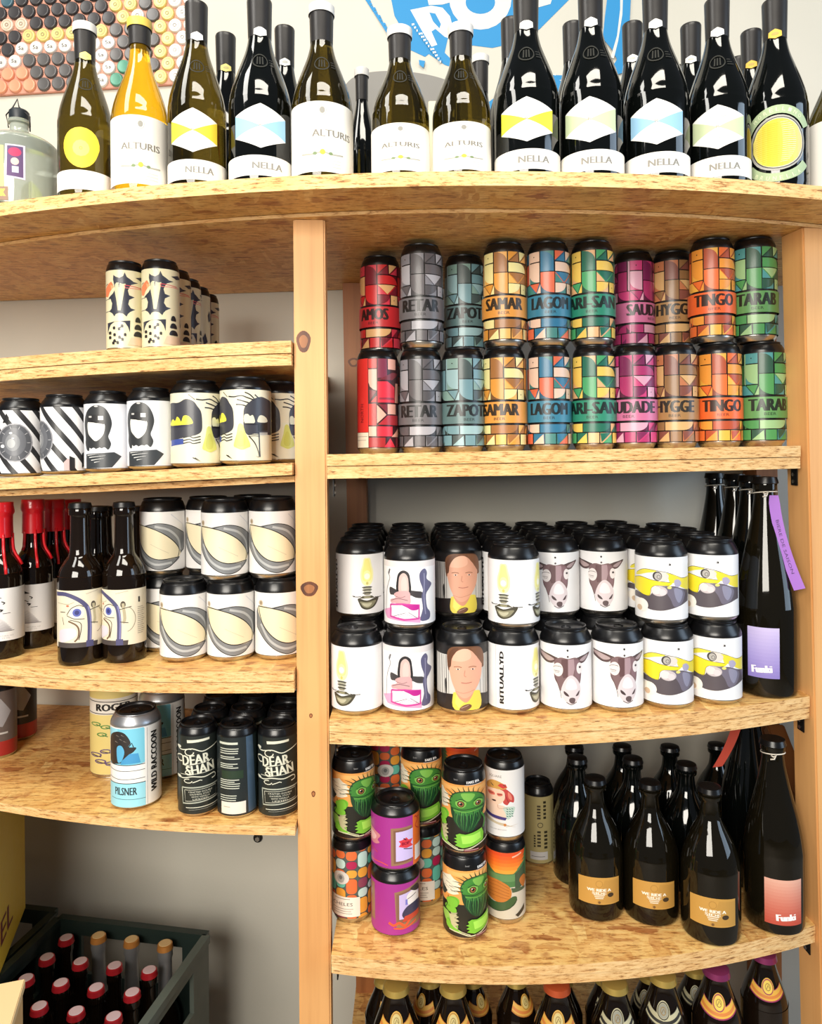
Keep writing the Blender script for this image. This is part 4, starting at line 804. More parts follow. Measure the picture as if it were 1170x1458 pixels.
def post(name, label, pts_top, pts_bot, ztop, mat_, rz=0, zbot=-EYE, knots=()):
    """four plan corners at the top and at the bottom"""
    cx = sum(p[0] for p in pts_bot) / 4; cy = sum(p[1] for p in pts_bot) / 4
    t = empty(name, (cx, cy, EYE + zbot), 0, label, 'post')
    bm = bmesh.new(); N = 6; rows = []
    for k in range(N + 1):
        q = k / N; rows.append([bm.verts.new((pts_bot[i][0] + (pts_top[i][0] - pts_bot[i][0]) * q - cx, pts_bot[i][1] + (pts_top[i][1] - pts_bot[i][1]) * q - cy, (ztop - zbot) * q)) for i in range(4)])
    for a, b in zip(rows, rows[1:]):
        for i in range(4): bm.faces.new((a[i], a[(i + 1) % 4], b[(i + 1) % 4], b[i]))
    bm.faces.new(rows[0][::-1]); bm.faces.new(rows[-1])
    bmesh.ops.recalc_face_normals(bm, faces=bm.faces[:])
    ed = [e for e in bm.edges if abs((e.verts[0].co - e.verts[1].co).normalized().z) > .9]
    bmesh.ops.bevel(bm, geom=ed, offset=.0022, segments=2, affect='EDGES')
    link('timber', bm_mesh(bm, 'timber'), t, MATS[mat_])
    # knots: thin discs in the front face (between corners 0 and 1)
    for (u, z, rx, rz_) in knots:
        q = (z - zbot) / (ztop - zbot)
        c0 = Vector((pts_bot[0][0] + (pts_top[0][0] - pts_bot[0][0]) * q, pts_bot[0][1] + (pts_top[0][1] - pts_bot[0][1]) * q)); c1 = Vector((pts_bot[1][0] + (pts_top[1][0] - pts_bot[1][0]) * q, pts_bot[1][1] + (pts_top[1][1] - pts_bot[1][1]) * q))
        d = (c1 - c0).normalized(); n = Vector((d.y, -d.x)); c = c0 + (c1 - c0) * u
        bm = bmesh.new()
        for s, hh in ((1.0, .0002), (.6, .0005)):
            vs = []
            for k in range(18):
                a = 2 * pi * k / 18; e = min(max((c - c0).dot(d) + cos(a) * rx * s * (1 + .1 * sin(3 * a)), .001), (c1 - c0).length - .001)
                pnt = c0 + d * e + n * hh
                vs.append(bm.verts.new((pnt.x - cx, pnt.y - cy, z - zbot + sin(a) * rz_ * s)))
            bm.faces.new(vs)
        bmesh.ops.recalc_face_normals(bm, faces=bm.faces[:]); me = bm_mesh(bm, 'knot'); me.materials.append(MATS['knot_wood']); me.materials.append(MATS['knot_heart'])
        me.polygons[-1].material_index = 1; link('knot', me, t)
    return t
# middle post: front face corners left, right, then back right, back left
dm = .945
a0 = Xof(418, 400, dm); a1 = Xof(463, 400, dm)
def quad(x0, x1, d, yaw, dep):
    """front edge from x0 to x1 at depth d, turned by yaw"""
    m = (x0 + x1) / 2; h = (x1 - x0) / 2; dx, dy = cos(yaw) * h, sin(yaw) * h; bx, by = -sin(yaw) * dep, cos(yaw) * dep
    return [(m - dx, d - dy), (m + dx, d + dy), (m + dx + bx, d + dy + by), (m - dx + bx, d - dy + by)]
post('front_post', 'pale pine post between the left and right bays', quad(a0, a1, dm, .06, .05), quad(a0 - .001, a1 - .001, dm, .06, .05), .3035, 'pine',
     knots=((.30, .148, .009, .014), (.42, -.168, .011, .0095), (.44, -.33, .0022, .003), (.5, -.43, .0025, .004)))
b0 = Xof(1140, 400, 1.0)
post('front_post', 'pale pine post at the right edge of the picture', quad(b0, b0 + .060, 1.0, .17, .045), quad(b0 + .022, b0 + .082, 1.0, .17, .045), .3035, 'pine', knots=((.3, -.50, .003, .004),))
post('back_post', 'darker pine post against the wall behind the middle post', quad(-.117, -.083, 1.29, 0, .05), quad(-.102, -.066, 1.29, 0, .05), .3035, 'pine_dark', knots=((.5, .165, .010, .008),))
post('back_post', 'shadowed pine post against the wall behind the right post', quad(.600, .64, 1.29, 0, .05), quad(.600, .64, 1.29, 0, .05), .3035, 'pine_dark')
post('front_post', 'pine post at the far left end of the left bay, outside the picture', quad(-1.035, -.988, 1.20, 0, .05), quad(-1.035, -.988, 1.20, 0, .05), .3035, 'pine')
# diagonal brace past the right post
p0 = W(1092, 1078, 1.22); p1 = W(1150, 1235, 1.10)
# small black angle brackets under the board ends
def bracket(x, y, z, side, label):
    t = empty('shelf_bracket', (x, y, z), 0, label, 'bracket')
    link('wall_plate', box_mesh('wall_plate', .0016, .016, .024, .0003), t, mat('black_steel', (28, 26, 26), .45, .6), (side * .0008, 0, -.024))
    link('shelf_plate', box_mesh('shelf_plate', .016, .016, .0016, .0003), t, MATS['black_steel'], (side * .008, 0, -.0016))
    for k in (-.0185, -.009):
        bm = bmesh.new(); bmesh.ops.create_cone(bm, cap_ends=True, segments=12, radius1=.0026, radius2=.0018, depth=.0016)
        bmesh.ops.rotate(bm, verts=bm.verts[:], matrix=Matrix.Rotation(pi / 2, 3, 'Y')); bmesh.ops.translate(bm, verts=bm.verts[:], vec=(side * .0024, 0, k)); link('screw', bm_mesh(bm, 'screw'), t, SIL)
for (z, xx, yy, sd, lab) in ((ZR2(-.1) - .0302, -.1005, .955, 1, 'small steel bracket under the donkey can shelf, at the middle post'),
                     (ZR3(-.1) - .0242, -.1005, .955, 1, 'small steel bracket under the monster can shelf, at the middle post'),
                     (ZR1(-.1) - .0302, -.1005, .955, 1, 'small steel bracket under the patterned can shelf, at the middle post'),
                     (ZR1(.52) - .0302, .529, 1.02, -1, 'small steel bracket under the patterned can shelf, at the right post'),
                     (ZR2(.53) - .0302, .5352, 1.02, -1, 'small steel bracket under the donkey can shelf, at the right post'),
                     (ZR3(.53) - .0242, .5410, 1.02, -1, 'small steel bracket under the monster can shelf, at the right post')):
    bracket(xx, yy, EYE + z, sd, lab)
# bolt in the wall below the lowest left shelf
pb = W(367, 1193, 1.0); yb = ywall(-.26) ; pb = W(367, 1193, yb)
bt = empty('wall_bolt', (pb.x, yb, pb.z), 0, 'small dark bolt head with washer on the white wall below the lowest left shelf', 'bolt')
for nm, r, h, m_ in (('washer', .0085, .002, DKG), ('bolt_head', .0048, .006, SIL)):
    bm = bmesh.new(); bmesh.ops.create_cone(bm, cap_ends=True, segments=6 if nm == 'bolt_head' else 20, radius1=r, radius2=r * .92, depth=h); bmesh.ops.rotate(bm, verts=bm.verts[:], matrix=Matrix.Rotation(pi / 2, 3, 'X')); bmesh.ops.translate(bm, verts=bm.verts[:], vec=(0, -h / 2, 0)); link(nm, bm_mesh(bm, nm), bt, m_)
# blue painted logo on the wall
BL = (28, 132, 190)
la = Art()
def LG_(x, y):  # zoom pixels to photo pixels
    return (490 + x / 2.659, y / 2.659)
def lp(pts, c, n=0):
    if n: pts = spline(pts, n, True)
    la.raw([LG_(*p) for p in pts], c)
WP = (212, 210, 202)
lp([(160, -90), (830, -90), (850, 0), (800, 50), (740, 110), (660, 160), (560, 182), (480, 172), (440, 150), (400, 110), (380, 200), (430, 250), (410, 256), (380, 246), (320, 205), (306, 216), (250, 190), (240, 150), (190, 60)], BL)
lp([(250, 38), (330, 22), (372, 30), (400, 62), (410, 100), (470, 140), (440, 160), (380, 140), (345, 110), (330, 120), (352, 170), (330, 178), (290, 110)], WP)
lp([(322, 48), (345, 52), (366, 92), (360, 108), (336, 82)], BL)
lp([(x0, y0) for x0, y0 in [(515 + 118 * cos(t * .2618), -5 + 118 * sin(t * .2618)) for t in range(24)]], WP)
lp([(515 + 56 * cos(t * .2618), 10 + 44 * sin(t * .2618)) for t in range(24)], BL)
lp([(300, -70), (420, -60), (400, 10), (372, 18), (320, 20)], WP)
lp([(720, -10), (790, -14), (780, 16), (730, 30)], WP)
for k in range(26):
    q = k / 25; x = 75 + 95 * q; y = -10 + 150 * q; s = 6 + 9 * ((k * 7) % 5) / 4
    lp([(x, y), (x + s, y - 3), (x + s * 1.3, y + 7), (x + 3, y + 9)], BL)
    x = 250 + 110 * q; y = 85 + 150 * q; lp([(x, y), (x + s, y - 2), (x + s * 1.1, y + 6), (x + 2, y + 8)], WP if k % 2 else BL)
lp([(1000, -60), (1085, -60), (1078, 80), (1070, 140), (1060, 200), (1052, 280), (1030, 286), (1012, 256), (1030, 230), (1010, 190), (976, 150), (984, 70)], BL)
lp([(1042, -60), (1054, -60), (1050, 60), (1034, 160), (1018, 226), (1006, 222), (1030, 140), (1042, 40)], WP)
lp([(770, 288), (842, 290), (834, 318), (818, 340), (806, 400), (790, 380), (760, 330)], BL)
for k in range(10): lp([(786 + (k * 13) % 50, 286 + k * 11), (800 + (k * 13) % 50, 284 + k * 11), (798 + (k * 13) % 50, 291 + k * 11)], BL if k % 2 else WP)
lp([(520, 410), (560, 380), (604, 350), (596, 380), (560, 430), (530, 436)], BL); lp([(282, 232), (306, 236), (300, 262), (284, 250)], BL)
lc = W(715, 60, 1.345)
def l3(px, py):
    p = W(px, py, 1.345); return (p.x - lc.x, 0, p.z - lc.z)
lo = link('wall_logo', flat_art_mesh('wall_logo', la, l3, (0, -1, 0), .00006), None, MATS['printed_paper'], (lc.x, 1.3445, lc.z))
tag(lo, 'bright blue brush-style round logo painted on the white wall above the wine bottles', 'logo')
# ------------------------------------------------------------------ cans
CM = {}
def cmesh(key, fn):
    if key not in CM: CM[key] = fn()
    return CM[key]
KINDS = {  # R, H, label top and bottom as fractions of H, rim radius fraction, body material, lid material
    'short': (.0332, .1080, .815, .065, .80, 'black_can_metal', 'black_can_metal'),
    'tall':  (.0289, .1462, .905, .055, .84, 'black_can_metal', 'black_can_metal'),
    'slim':  (.0242, .1205, .885, .030, .86, 'black_can_metal', 'black_can_metal'),
    'l2a':   (.0300, .1075, .835, .040, .76, 'black_can_metal', 'black_can_metal'),
    'l2b':   (.0330, .1130, .845, .040, .76, 'black_can_metal', 'black_can_metal'),
    'l3':    (.0318, .1080, .830, .060, .84, 'black_can_metal', 'black_can_metal'),
    'rac':   (.0325, .1270, .860, .035, .80, 'silver_can_metal', 'black_can_metal'),
    'dear':  (.0259, .1180, .890, .040, .84, 'black_can_metal', 'black_can_metal'),
    'mon':   (.0290, .1105, .825, .050, .86, 'black_can_metal', 'black_can_metal'),
    'mos':   (.0270, .1100, .880, .070, .86, 'black_can_metal', 'black_can_metal'),
    'pur':   (.0325, .0855, .820, .050, .80, 'black_can_metal', 'black_can_metal'),
    'tan':   (.0240, .1240, .870, .050, .80, 'black_can_metal', 'black_can_metal'),
}
def can(kind, art, akey, base, x, y, z, rot, label, group=None, cat='can', simple=False, mt='printed_label'):
    R, H, lt, lb, rim, bmn, lmn = KINDS[kind]
    t = empty('beer_can', (x, y, z), rot - atan2(x, y), label, cat, group)
    rr = R * rim
    def body():
        pr = [(0, .004), (rr * .80, .002), (rr * .98, 0.0012), (R * .93, lb * H * .55), (R * .995, lb * H), (R, lb * H + .001), (R, lt * H)]
        pr += spline([(R, lt * H), (R * .985, lt * H + (H - lt * H) * .25), (rr * 1.06, lt * H + (1 - lt) * H * .72), (rr * .985, H - .004)], 4)[1:]
        pr += [(rr * .97, H - .0032), (rr * .90, H - .0036), (0, H - .0036)]
        return lathe('can_body', pr)
    link('can_body', cmesh(('body', kind), body), t, MATS[bmn])
    def ring():
        h = lb * H
        return lathe('base_ring', [(rr * .8, .0004), (rr, 0), (rr * 1.03, .0006), (R * .938, h * .52), (R * .999, h * .94), (R * .999, h * 1.0), (R * .9, h * .7)], sharp=60)
    if not simple: link('base_ring', cmesh(('ring', kind), ring), t, SIL)
    if art is not None:
        link('label', cmesh(('lab', kind, akey), lambda: art_mesh('label', art, R, lb * H + .0006, lt * H, base)), t, MATS[mt])
    def lid():
        return lathe('lid', [(rr * .88, H - .0038), (rr * .90, H - .0016), (rr * .955, H), (rr * 1.0, H - .0004), (rr * 1.01, H - .0022), (rr * .975, H - .0034), (rr * .9, H - .0032), (rr * .88, H - .0044), (rr * .8, H - .0034), (0, H - .0034)], sharp=50)
    l = link('lid', cmesh(('lid', kind), lid), t, DKG if not simple else DKG)
    if not simple:
        def tab():
            pts = spline([(-rr * .16, -rr * .05), (-rr * .22, -rr * .35), (0, -rr * .52), (rr * .22, -rr * .35), (rr * .16, -rr * .05), (0, rr * .05)], 4, True)
            bm = bmesh.new(); lo_ = [bm.verts.new((a, b, H - .0033)) for a, b in pts]; f = bm.faces.new(lo_)
            r = bmesh.ops.inset_individual(bm, faces=[f], thickness=rr * .07); e = bmesh.ops.extrude_face_region(bm, geom=[g for g in bm.faces if g is not f])
            bmesh.ops.translate(bm, verts=[v for v in e['geom'] if isinstance(v, bmesh.types.BMVert)], vec=(0, 0, .0012))
            bmesh.ops.delete(bm, geom=[f], context='FACES_ONLY')
            bmesh.ops.recalc_face_normals(bm, faces=bm.faces[:]); return bm_mesh(bm, 'pull_tab')
        link('pull_tab', cmesh(('tab', kind), tab), l, SIL if bmn.startswith('silver') else mat('gunmetal_tab', (92, 92, 96), .3, .8))
    return t
# --- patterned cans, right bay, top
PAL = {'AMOS': ((196, 44, 50), (226, 176, 120), (206, 40, 44), (124, 28, 44), (214, 60, 80)),
       'RETAR': ((104, 102, 106), (168, 168, 176), (92, 88, 92), (82, 80, 84), (128, 128, 136)),
       'ZAPOTE': ((92, 120, 122), (150, 184, 190), (112, 150, 160), (70, 84, 84), (128, 160, 152)),
       'SAMAR': ((218, 150, 66), (232, 222, 156), (220, 152, 62), (160, 108, 58), (234, 176, 92)),
       'LAGOM': ((52, 122, 150), (226, 196, 176), (214, 104, 72), (44, 112, 148), (66, 128, 124)),
       'ARI-SAN': ((44, 134, 108), (232, 198, 96), (70, 160, 104), (30, 104, 84), (226, 178, 128)),
       'SAUDADE': ((196, 108, 150), (214, 160, 184), (170, 50, 106), (118, 34, 84), (196, 60, 120)),
       'HYGGE': ((156, 118, 72), (206, 166, 112), (140, 104, 66), (124, 72, 60), (186, 116, 78)),
       'TINGO': ((230, 100, 44), (232, 152, 60), (228, 110, 50), (176, 78, 44), (236, 176, 70)),
       'TARAB': ((92, 146, 84), (150, 190, 136), (76, 146, 84), (44, 84, 66), (78, 148, 150))}
ARTS = {k: motif(k, v, 1 if k in ('SAMAR', 'LAGOM', 'ARI-SAN', 'TINGO') else 0) for k, v in PAL.items()}
ARTS['RED'] = art_red()
CN = {'AMOS': 'crimson and peach', 'RETAR': 'grey', 'ZAPOTE': 'slate green-grey', 'SAMAR': 'ochre and cream', 'LAGOM': 'teal and coral', 'ARI-SAN': 'emerald and yellow', 'SAUDADE': 'magenta and mauve', 'HYGGE': 'brown and tan', 'TINGO': 'orange', 'TARAB': 'leaf green'}
dF = 1.052
def r1x(cx, d=dF, y=570): return Xof(cx, y, d)
H1 = KINDS['tall'][1]
for name, cxu, cxl, du, ru, rl in (('AMOS', 541, 537.5, 1.095, -.35, 0), ('RETAR', 600, 599, dF, -.05, -.12), ('ZAPOTE', 661, 659, 1.095, .15, .28), ('SAMAR', 718, 718, dF, -.03, -.22), ('LAGOM', 780.5, 781, dF, .10, .02), ('ARI-SAN', 843, 845, dF, -.02, -.06),
                                   ('SAUDADE', 901, 903, 1.095, .95, -.25), ('HYGGE', 957, 961, 1.095, .12, -.02), ('TINGO', 1013, 1023, dF, .12, .18), ('TARAB', 1073, 1085, dF, .15, .32)):
    xl = r1x(cxl); zl = EYE + ZR1(xl) + .0002
    if name == 'AMOS':
        can('tall', ARTS['RED'], 'RED', (58, 16, 22), xl, dF, zl, 0, 'red can turned to its plain red side panel, lowest left of the patterned cans')
        can('tall', ARTS['AMOS'], 'AMOS', (26, 14, 16), xl + .002, 1.118, zl, .4, None, 'rear patterned cans')['label'] = 'crimson patterned can behind the lower row, beside the red can'
        xu = r1x(cxu, du, 430); can('tall', ARTS['AMOS'], 'AMOS', (26, 14, 16), xu, 1.110, zl + H1 + .0002, ru, 'crimson and peach patterned can in the upper row, far left, reading AMOS')
        continue
    can('tall', ARTS[name], name, (24, 22, 22), xl, dF, zl, rl, '%s patterned can in the lower row of the top right shelf' % CN[name])
    xu = r1x(cxu, du, 430)
    if du > dF:   # stands on a can of the second row
        can('tall', ARTS[name], name, (24, 22, 22), xl, 1.1135, zl, .3, '%s patterned can standing just behind the lower front one' % CN[name])
        can('tall', ARTS[name], name, (24, 22, 22), Xof(cxu, 430, 1.1135), 1.1135, zl + H1 + .0002, ru, '%s patterned can in the upper row, set back a little' % CN[name])
    else:
        can('tall', ARTS[name], name, (24, 22, 22), xu, dF, zl + H1 + .0002, ru, '%s patterned can in the upper row of the top right shelf' % CN[name])
# --- right bay, second shelf
A = {'lamp': art_lamp(), 'gothic': art_gothic(), 'portrait': art_portrait(), 'donkey': art_donkey(), 'moon': art_moon()}
PW = (236, 235, 236)
cols = [(508, 'lamp', -2.19, 518, .30), (581, 'gothic', .12, 583, 0), (658, 'portrait', 0, 661, .05), (730.5, 'lamp', 1.05, 731, -.40), (805, 'donkey', .14, 797, .08), (878, 'donkey', .34, 863, 0), (949, 'moon', .12, 941, 0), (1018, 'moon', .02, 1013, -.1)]
desc = {'lamp': 'white can printed with an oil lamp', 'gothic': 'white can with arched figure and pink box artwork', 'portrait': 'black can with a portrait in yellow shirt', 'donkey': 'white can with a donkey head', 'moon': 'white can with yellow-grey swirls'}
d2 = [.966, .966, .966, .966, .967, .971, .980, .995]
extra = {508: ', leftmost, lamp at its left', 730.5: ' and the vertical word RITUALLYD', 805: ', left of the two donkeys', 878: ', right of the two donkeys', 949: ', left one of the pair', 1018: ', beside the tall bottle'}
H2 = KINDS['short'][1]
lxs = []; ORD = ('one from the left', 'two', 'three', 'four', 'five', 'six', 'seven', 'eight at right')
for i, (cl, ak, rl, cu, ru) in enumerate(cols):
    d = d2[i]; x = Xof(cl, 950, d); lxs.append((x, d)); z = EYE + ZR2(x) + .0002; bs = PW if ak != 'portrait' else (40, 36, 36)
    can('short', A[ak], ak, bs, x, d, z, rl, '%s, lower front row%s' % (desc[ak], extra.get(cl, '')))
    back = i in (0, 2, 4, 5)
    du = d + (.0672 if back else 0); xu = x if back else Xof(cu, 830, d)
    if back: can('short', A[ak], ak, bs, x, du, z, rl + .4, '%s in the lower second row%s' % (desc[ak], {4: ', left donkey column', 5: ', right donkey column', 0: ', first column', 2: ', third column'}[i]))
    exu = {0: ', leftmost of the shelf', 2: '', 3: ', two lamps in view', 4: ', left of the two donkeys', 5: ', right of the two donkeys', 6: ', left one of the pair', 7: ', beside the tall bottle'}.get(i, '')
    can('short', A[ak], ak, bs, xu, du, z + H2 + .0002, ru, '%s, upper %s%s' % (desc[ak], 'row set back' if back else 'front row', exu))
    if not back:
        can('short', A[ak], ak, bs, x, d + .0672, z, .3, 'black-lidded can behind the lower front can of column %s' % ORD[i], 'hidden second row cans')
        can('short', A[ak], ak, bs, x, d + .0672, z + H2 + .0002, .3, 'black can lid right behind the upper front can of column %s' % ORD[i], 'upper second row cans')
    for r in range(2, 5 if i < 7 else 4):
        dd = d + .0672 * r
        if dd > 1.30: continue
        can('short', A[ak], ak, bs, x, dd, z, .2 * r, 'black-lidded can in the lower back rows, column %s, row %s deep' % (ORD[i], ORD[r]), 'lower back row cans', simple=True)
        can('short', A[ak], ak, bs, x, dd, z + H2 + .0002, .2 * r, 'black can lid in the upper back rows, column %s, row %s deep' % (ORD[i], ORD[r]), 'upper back row cans', simple=True)
# --- left bay
bat = art_bat(); CREAM = (222, 214, 178)
xb = Xof(230, 440, 1.0)
zb = EYE + ZL1(xb) + .0002
can('slim', bat, 'bat', CREAM, Xof(178.5, 440, .998), .998, zb - .0008, -.02, 'cream can with spiky black artwork, standing alone on the left of its row')
for k in range(5):
    can('slim', bat, 'bat', CREAM, xb + .0006, .995 + .0515 * k, zb, (.0, .1, .55, -.9, .2)[k], ('cream can with spiky black artwork, front one of the receding row', 'cream spiky-artwork can, second in the receding row', 'cream spiky-artwork can, third in the receding row', 'cream can turned to its pink side stripe, fourth in the receding row', 'cream spiky-artwork can, farthest of the receding row')[k])
stripe, hood, eyec = art_stripe(), art_hood(), art_eye()
for cx, kd, art, ak, bs, rt, lab in ((30, 'l2a', stripe, 'stripe', (232, 232, 234), .0, 'black and white striped can with a grey sphere facing forward'), (92, 'l2a', stripe, 'stripe', (232, 232, 234), -.95, 'black and white striped can turned, mostly diagonal stripes'),
                                 (154, 'l2a', hood, 'hood', (222, 224, 230), -.02, 'white can with a black-haired masked figure, left of the two'), (215, 'l2a', hood, 'hood', (222, 224, 230), -.04, 'white can with a black-haired masked figure, right of the two'),
                                 (280, 'l2b', eyec, 'eye', (226, 220, 194), .52, 'cream can with a yellow half-closed eye and long nose'), (350, 'l2b', eyec, 'eye', (226, 220, 194), -.16, 'cream can with long nose and two pale eyes, next to the post')):
    d = dL(Xof(cx, 620, .97)) + .037; x = Xof(cx, 620, d); can(kd, art, ak, bs, x, d, EYE + ZL2(x) + .0012 , rt, lab)
for k, (cx, d, rt) in enumerate(((396, 1.045, .4), (404, 1.115, .5))):
    x = Xof(cx, 620, d); can('l2b', eyec, 'eye', (226, 220, 194), x, d, EYE + ZL2(x) + .0012, rt, ('dim can behind the long-nosed one, beside the middle post', 'dim can third deep, beside the middle post', 'can hidden behind the long-nosed pale-eyed can')[k])
for k, cx in enumerate((20, 78, 135, 192, 252, 312)):
    d = 1.125; x = Xof(cx, 620, d); can('l2a', hood, 'hood', (222, 224, 230), x, d, EYE + ZL2(x) + .0012, 2.5, 'black-topped can hidden behind the %s' % ('striped can with the sphere', 'turned striped can', 'left masked-figure can', 'right masked-figure can', 'yellow-eye can', 'long-nosed two-eyed can')[k], 'second row cans on the left can shelf', simple=True)
sw = art_swoosh(); SWB = (232, 230, 228); H3 = KINDS['l3'][1]
def l3can(cx, d, up, rt, lab): 
    x = Xof(cx, 890 if not up else 765, d); can('l3', sw, 'sw', SWB, x, d, EYE + ZL3(x) + .0004 + (H3 + .0002) * up, rt, lab)
dl = 1.010
l3can(262, dl + .004, 0, 0, 'white swoosh can, front left of the lower row'); l3can(329, dl, 0, 0, 'white swoosh can, front centre of the lower row'); l3can(397, dl, 0, .28, 'white swoosh can, lower row, cut by the middle post')
l3can(320.5, dl, 1, 0, 'white swoosh can, upper row, left of the front pair'); l3can(388.5, dl, 1, .04, 'white swoosh can, upper row, against the middle post')
l3can(233, 1.072, 0, 0, 'white swoosh can peeking out behind the lower front left one'); l3can(232, 1.072, 1, -.30, 'white swoosh can standing in the second row, upper left')
l3can(297, 1.079, 0, .2, 'hidden white swoosh can under the half-hidden upper one'); l3can(297, 1.079, 1, -.05, 'white swoosh can half hidden behind the upper front pair')
l3can(360, 1.076, 0, .2, 'hidden white swoosh can in the lower second row'); l3can(360, 1.076, 1, .2, 'white swoosh can in the upper second row, only its lid visible')
rac = art_raccoon(); dr, db, doo = art_dear(), art_dearback(), art_doodle()
def l4(kd, art, ak, bs, cx, d, rt, lab, up=0, mt='printed_label', simple=False):
    x = Xof(cx, 1080, d); can(kd, art, ak, bs, x, d, EYE + ZL4(x) + .0002, rt, lab, mt=mt, simple=simple)
l4('rac', rac, 'rac', (236, 236, 234), 194, 1.008, 0, 'silver-topped blue and white pilsner can with a raccoon, in front')
l4('rac', rac, 'rac', (236, 236, 234), 231, 1.100, .05, 'second raccoon pilsner can, in shadow behind the front one')
KINDS['doo'] = (.0335, .139, .97, .04, .92, 'silver_can_metal', 'silver_can_metal'); 
l4('doo', doo, 'doo', (216, 198, 126), 163, 1.108, -.05, 'pale yellow can with green and purple doodles behind the raccoon can')
l4('dear', dr, 'dear', (30, 36, 34), 282, .982, 0, 'black can with cream ornate lettering, left of the dark trio'); l4('dear', db, 'db', (28, 36, 38), 338, .976, 0, 'dark can turned to its text side, middle of the dark trio'); l4('dear', dr, 'dear', (30, 36, 34), 396, .975, -.03, 'black can with cream ornate lettering, against the middle post')
for r in range(1, 4):
    for k, cx in enumerate((282, 338, 396)):
        d = .980 + .0565 * r; x = Xof(cx, 1080, .980) + .001
        can('dear', dr if r < 2 else None, 'dear', (30, 36, 34), x, d, EYE + ZL4(x) + .0002, .5 * r, '%s black can %s behind the %s dark can' % (('', 'second', 'third', 'fourth')[r] , 'in line', ('left', 'middle', 'right')[k]), simple=r > 1)
for k, (cx, d) in enumerate(((-2, 1.17), (28, 1.245))):
    x = Xof(cx, 1010, d); t = can('dear', None, 'none', None, x, d, EYE + ZL4(x) + .0002, 0, ('grey and red can at the far left edge under the red-waxed bottles', 'black and red can second from the left edge, at the wall')[k])
    R = KINDS['dear'][0]; ra = Art(); ra.H = 3.6; ra.raw([(-pi, 0), (pi, 0), (pi, .8), (-pi, .8)], (160, 40, 36)); ra.raw([(-.5, 1.8), (.2, 1.6), (.7, 2.4), (.1, 3.2), (-.6, 2.8)], (150, 150, 156)); ra.raw([(-.4, 1.2), (.5, 1.2), (.5, 1.3), (-.4, 1.3)], (190, 190, 190))
    link('label', cmesh(('lab', 'redblack', k), lambda: art_mesh('label', ra, R, .005, .105, (34, 32, 36) if k else (96, 86, 84))), t, MATS['printed_label'])
# --- right bay, third shelf cans
mon, mer, sun, tan = art_monster(), art_mermaid(), art_sunset(), art_tan(); mo1, mo2 = art_mosaic(3), art_mosaic(8); pu0, pu1 = art_purple(0), art_purple(1)
MB = (40, 36, 28)
def r3(kd, art, ak, bs, cx, d, lv, rt, lab, py=1200, x=None):
    x = Xof(cx, py, d) if x is None else x; H = KINDS[kd][1]
    t = can(kd, art, ak, bs, x, d, EYE + ZR3(x) + .0006 + lv, rt, lab)
    if ak == 'mon':
        R = KINDS[kd][0]; na = Art(); na.H = 1; na.text('FAKE IPA', .45, .12, .62, .11, (226, 226, 226), bold=.012, rot=3); na.raw([(.05, -.02), (.9, .0), (.9, .025), (.05, .0)], (200, 200, 200)); na.text('beer', -.35, .22, .2, .08, (150, 150, 150))
        link('neck_print', cmesh(('neck', kd), lambda: art_mesh('neck_print', na, R, .825 * H, .9 * H, None, rfun=lambda z: R * (1.0 if z < .83 * H else 1.0 - .02 * (z - .83 * H) / (.05 * H)) , zk=R, clip=False, lift=.0004)), t, MATS['printed_label'])
    return x
HM = KINDS['mon'][1] + .0002; HO = KINDS['mos'][1] + .0002; HP = KINDS['pur'][1] + .0002
x = r3('mon', mon, 'mon', MB, 661, .981, 0, .48, 'green monster can, lower one of the front centre stack'); r3('mon', mon, 'mon', MB, 660, .981, HM, 0, 'green monster can, upper one of the front centre stack', 1140)
x = r3('mos', mo1, 'mo1', (84, 96, 92), 500.5, 1.010, 0, 0, 'colourful pebble-pattern can with white label, bottom of the left stack'); r3('mon', mon, 'mon', MB, 503, 1.010, HO, .48, 'green monster can topping the leftmost stack', 1130)
x = r3('pur', pu1, 'pu1', (164, 48, 140), 562.5, .988, 0, 0, 'short purple can with framed figure and orange script, lower one'); r3('pur', pu0, 'pu0', (164, 48, 140), 563, .988, HP, 0, 'short purple can with lilac panel and orange strip, upper one', 1180)
x = r3('mos', mo2, 'mo2', (84, 96, 92), 602, 1.050, 0, .2, 'pebble-pattern can under the rear monster can, half hidden by purple cans'); r3('mon', mon, 'mon', MB, 600, 1.050, HO, .05, 'dim green monster can set back behind the purple cans', 1120)
x = r3('mos', mo2, 'mo2', (84, 96, 92), 546, 1.090, 0, .2, 'hidden pebble-pattern can at the back left'); r3('mos', mo2, 'mo2', (84, 96, 92), 550, 1.090, HO, .5, 'pebble-pattern can peeking out above the purple cans', 1090)
x = r3('mos', sun, 'sun', (204, 196, 178), 719, 1.014, 0, 0, 'sunset landscape can in orange and green under the mermaid can'); r3('mos', mer, 'mer', (236, 234, 232), 718, 1.014, HO, 0, 'white can with a red-haired mermaid, on the sunset can', 1130)
r3('tan', tan, 'tan', (178, 166, 116), 766, 1.152, 0, 0, 'khaki can with dark printed text, standing alone at the back')
x = r3('mos', mo2, 'mo2', (84, 96, 92), 658, 1.085, 0, .2, 'hidden pebble-pattern can behind the front monster stack'); r3('mos', sun, 'sun', (204, 196, 178), 655, 1.085, HO, .5, 'dim orange can behind the upper front monster can', 1090)

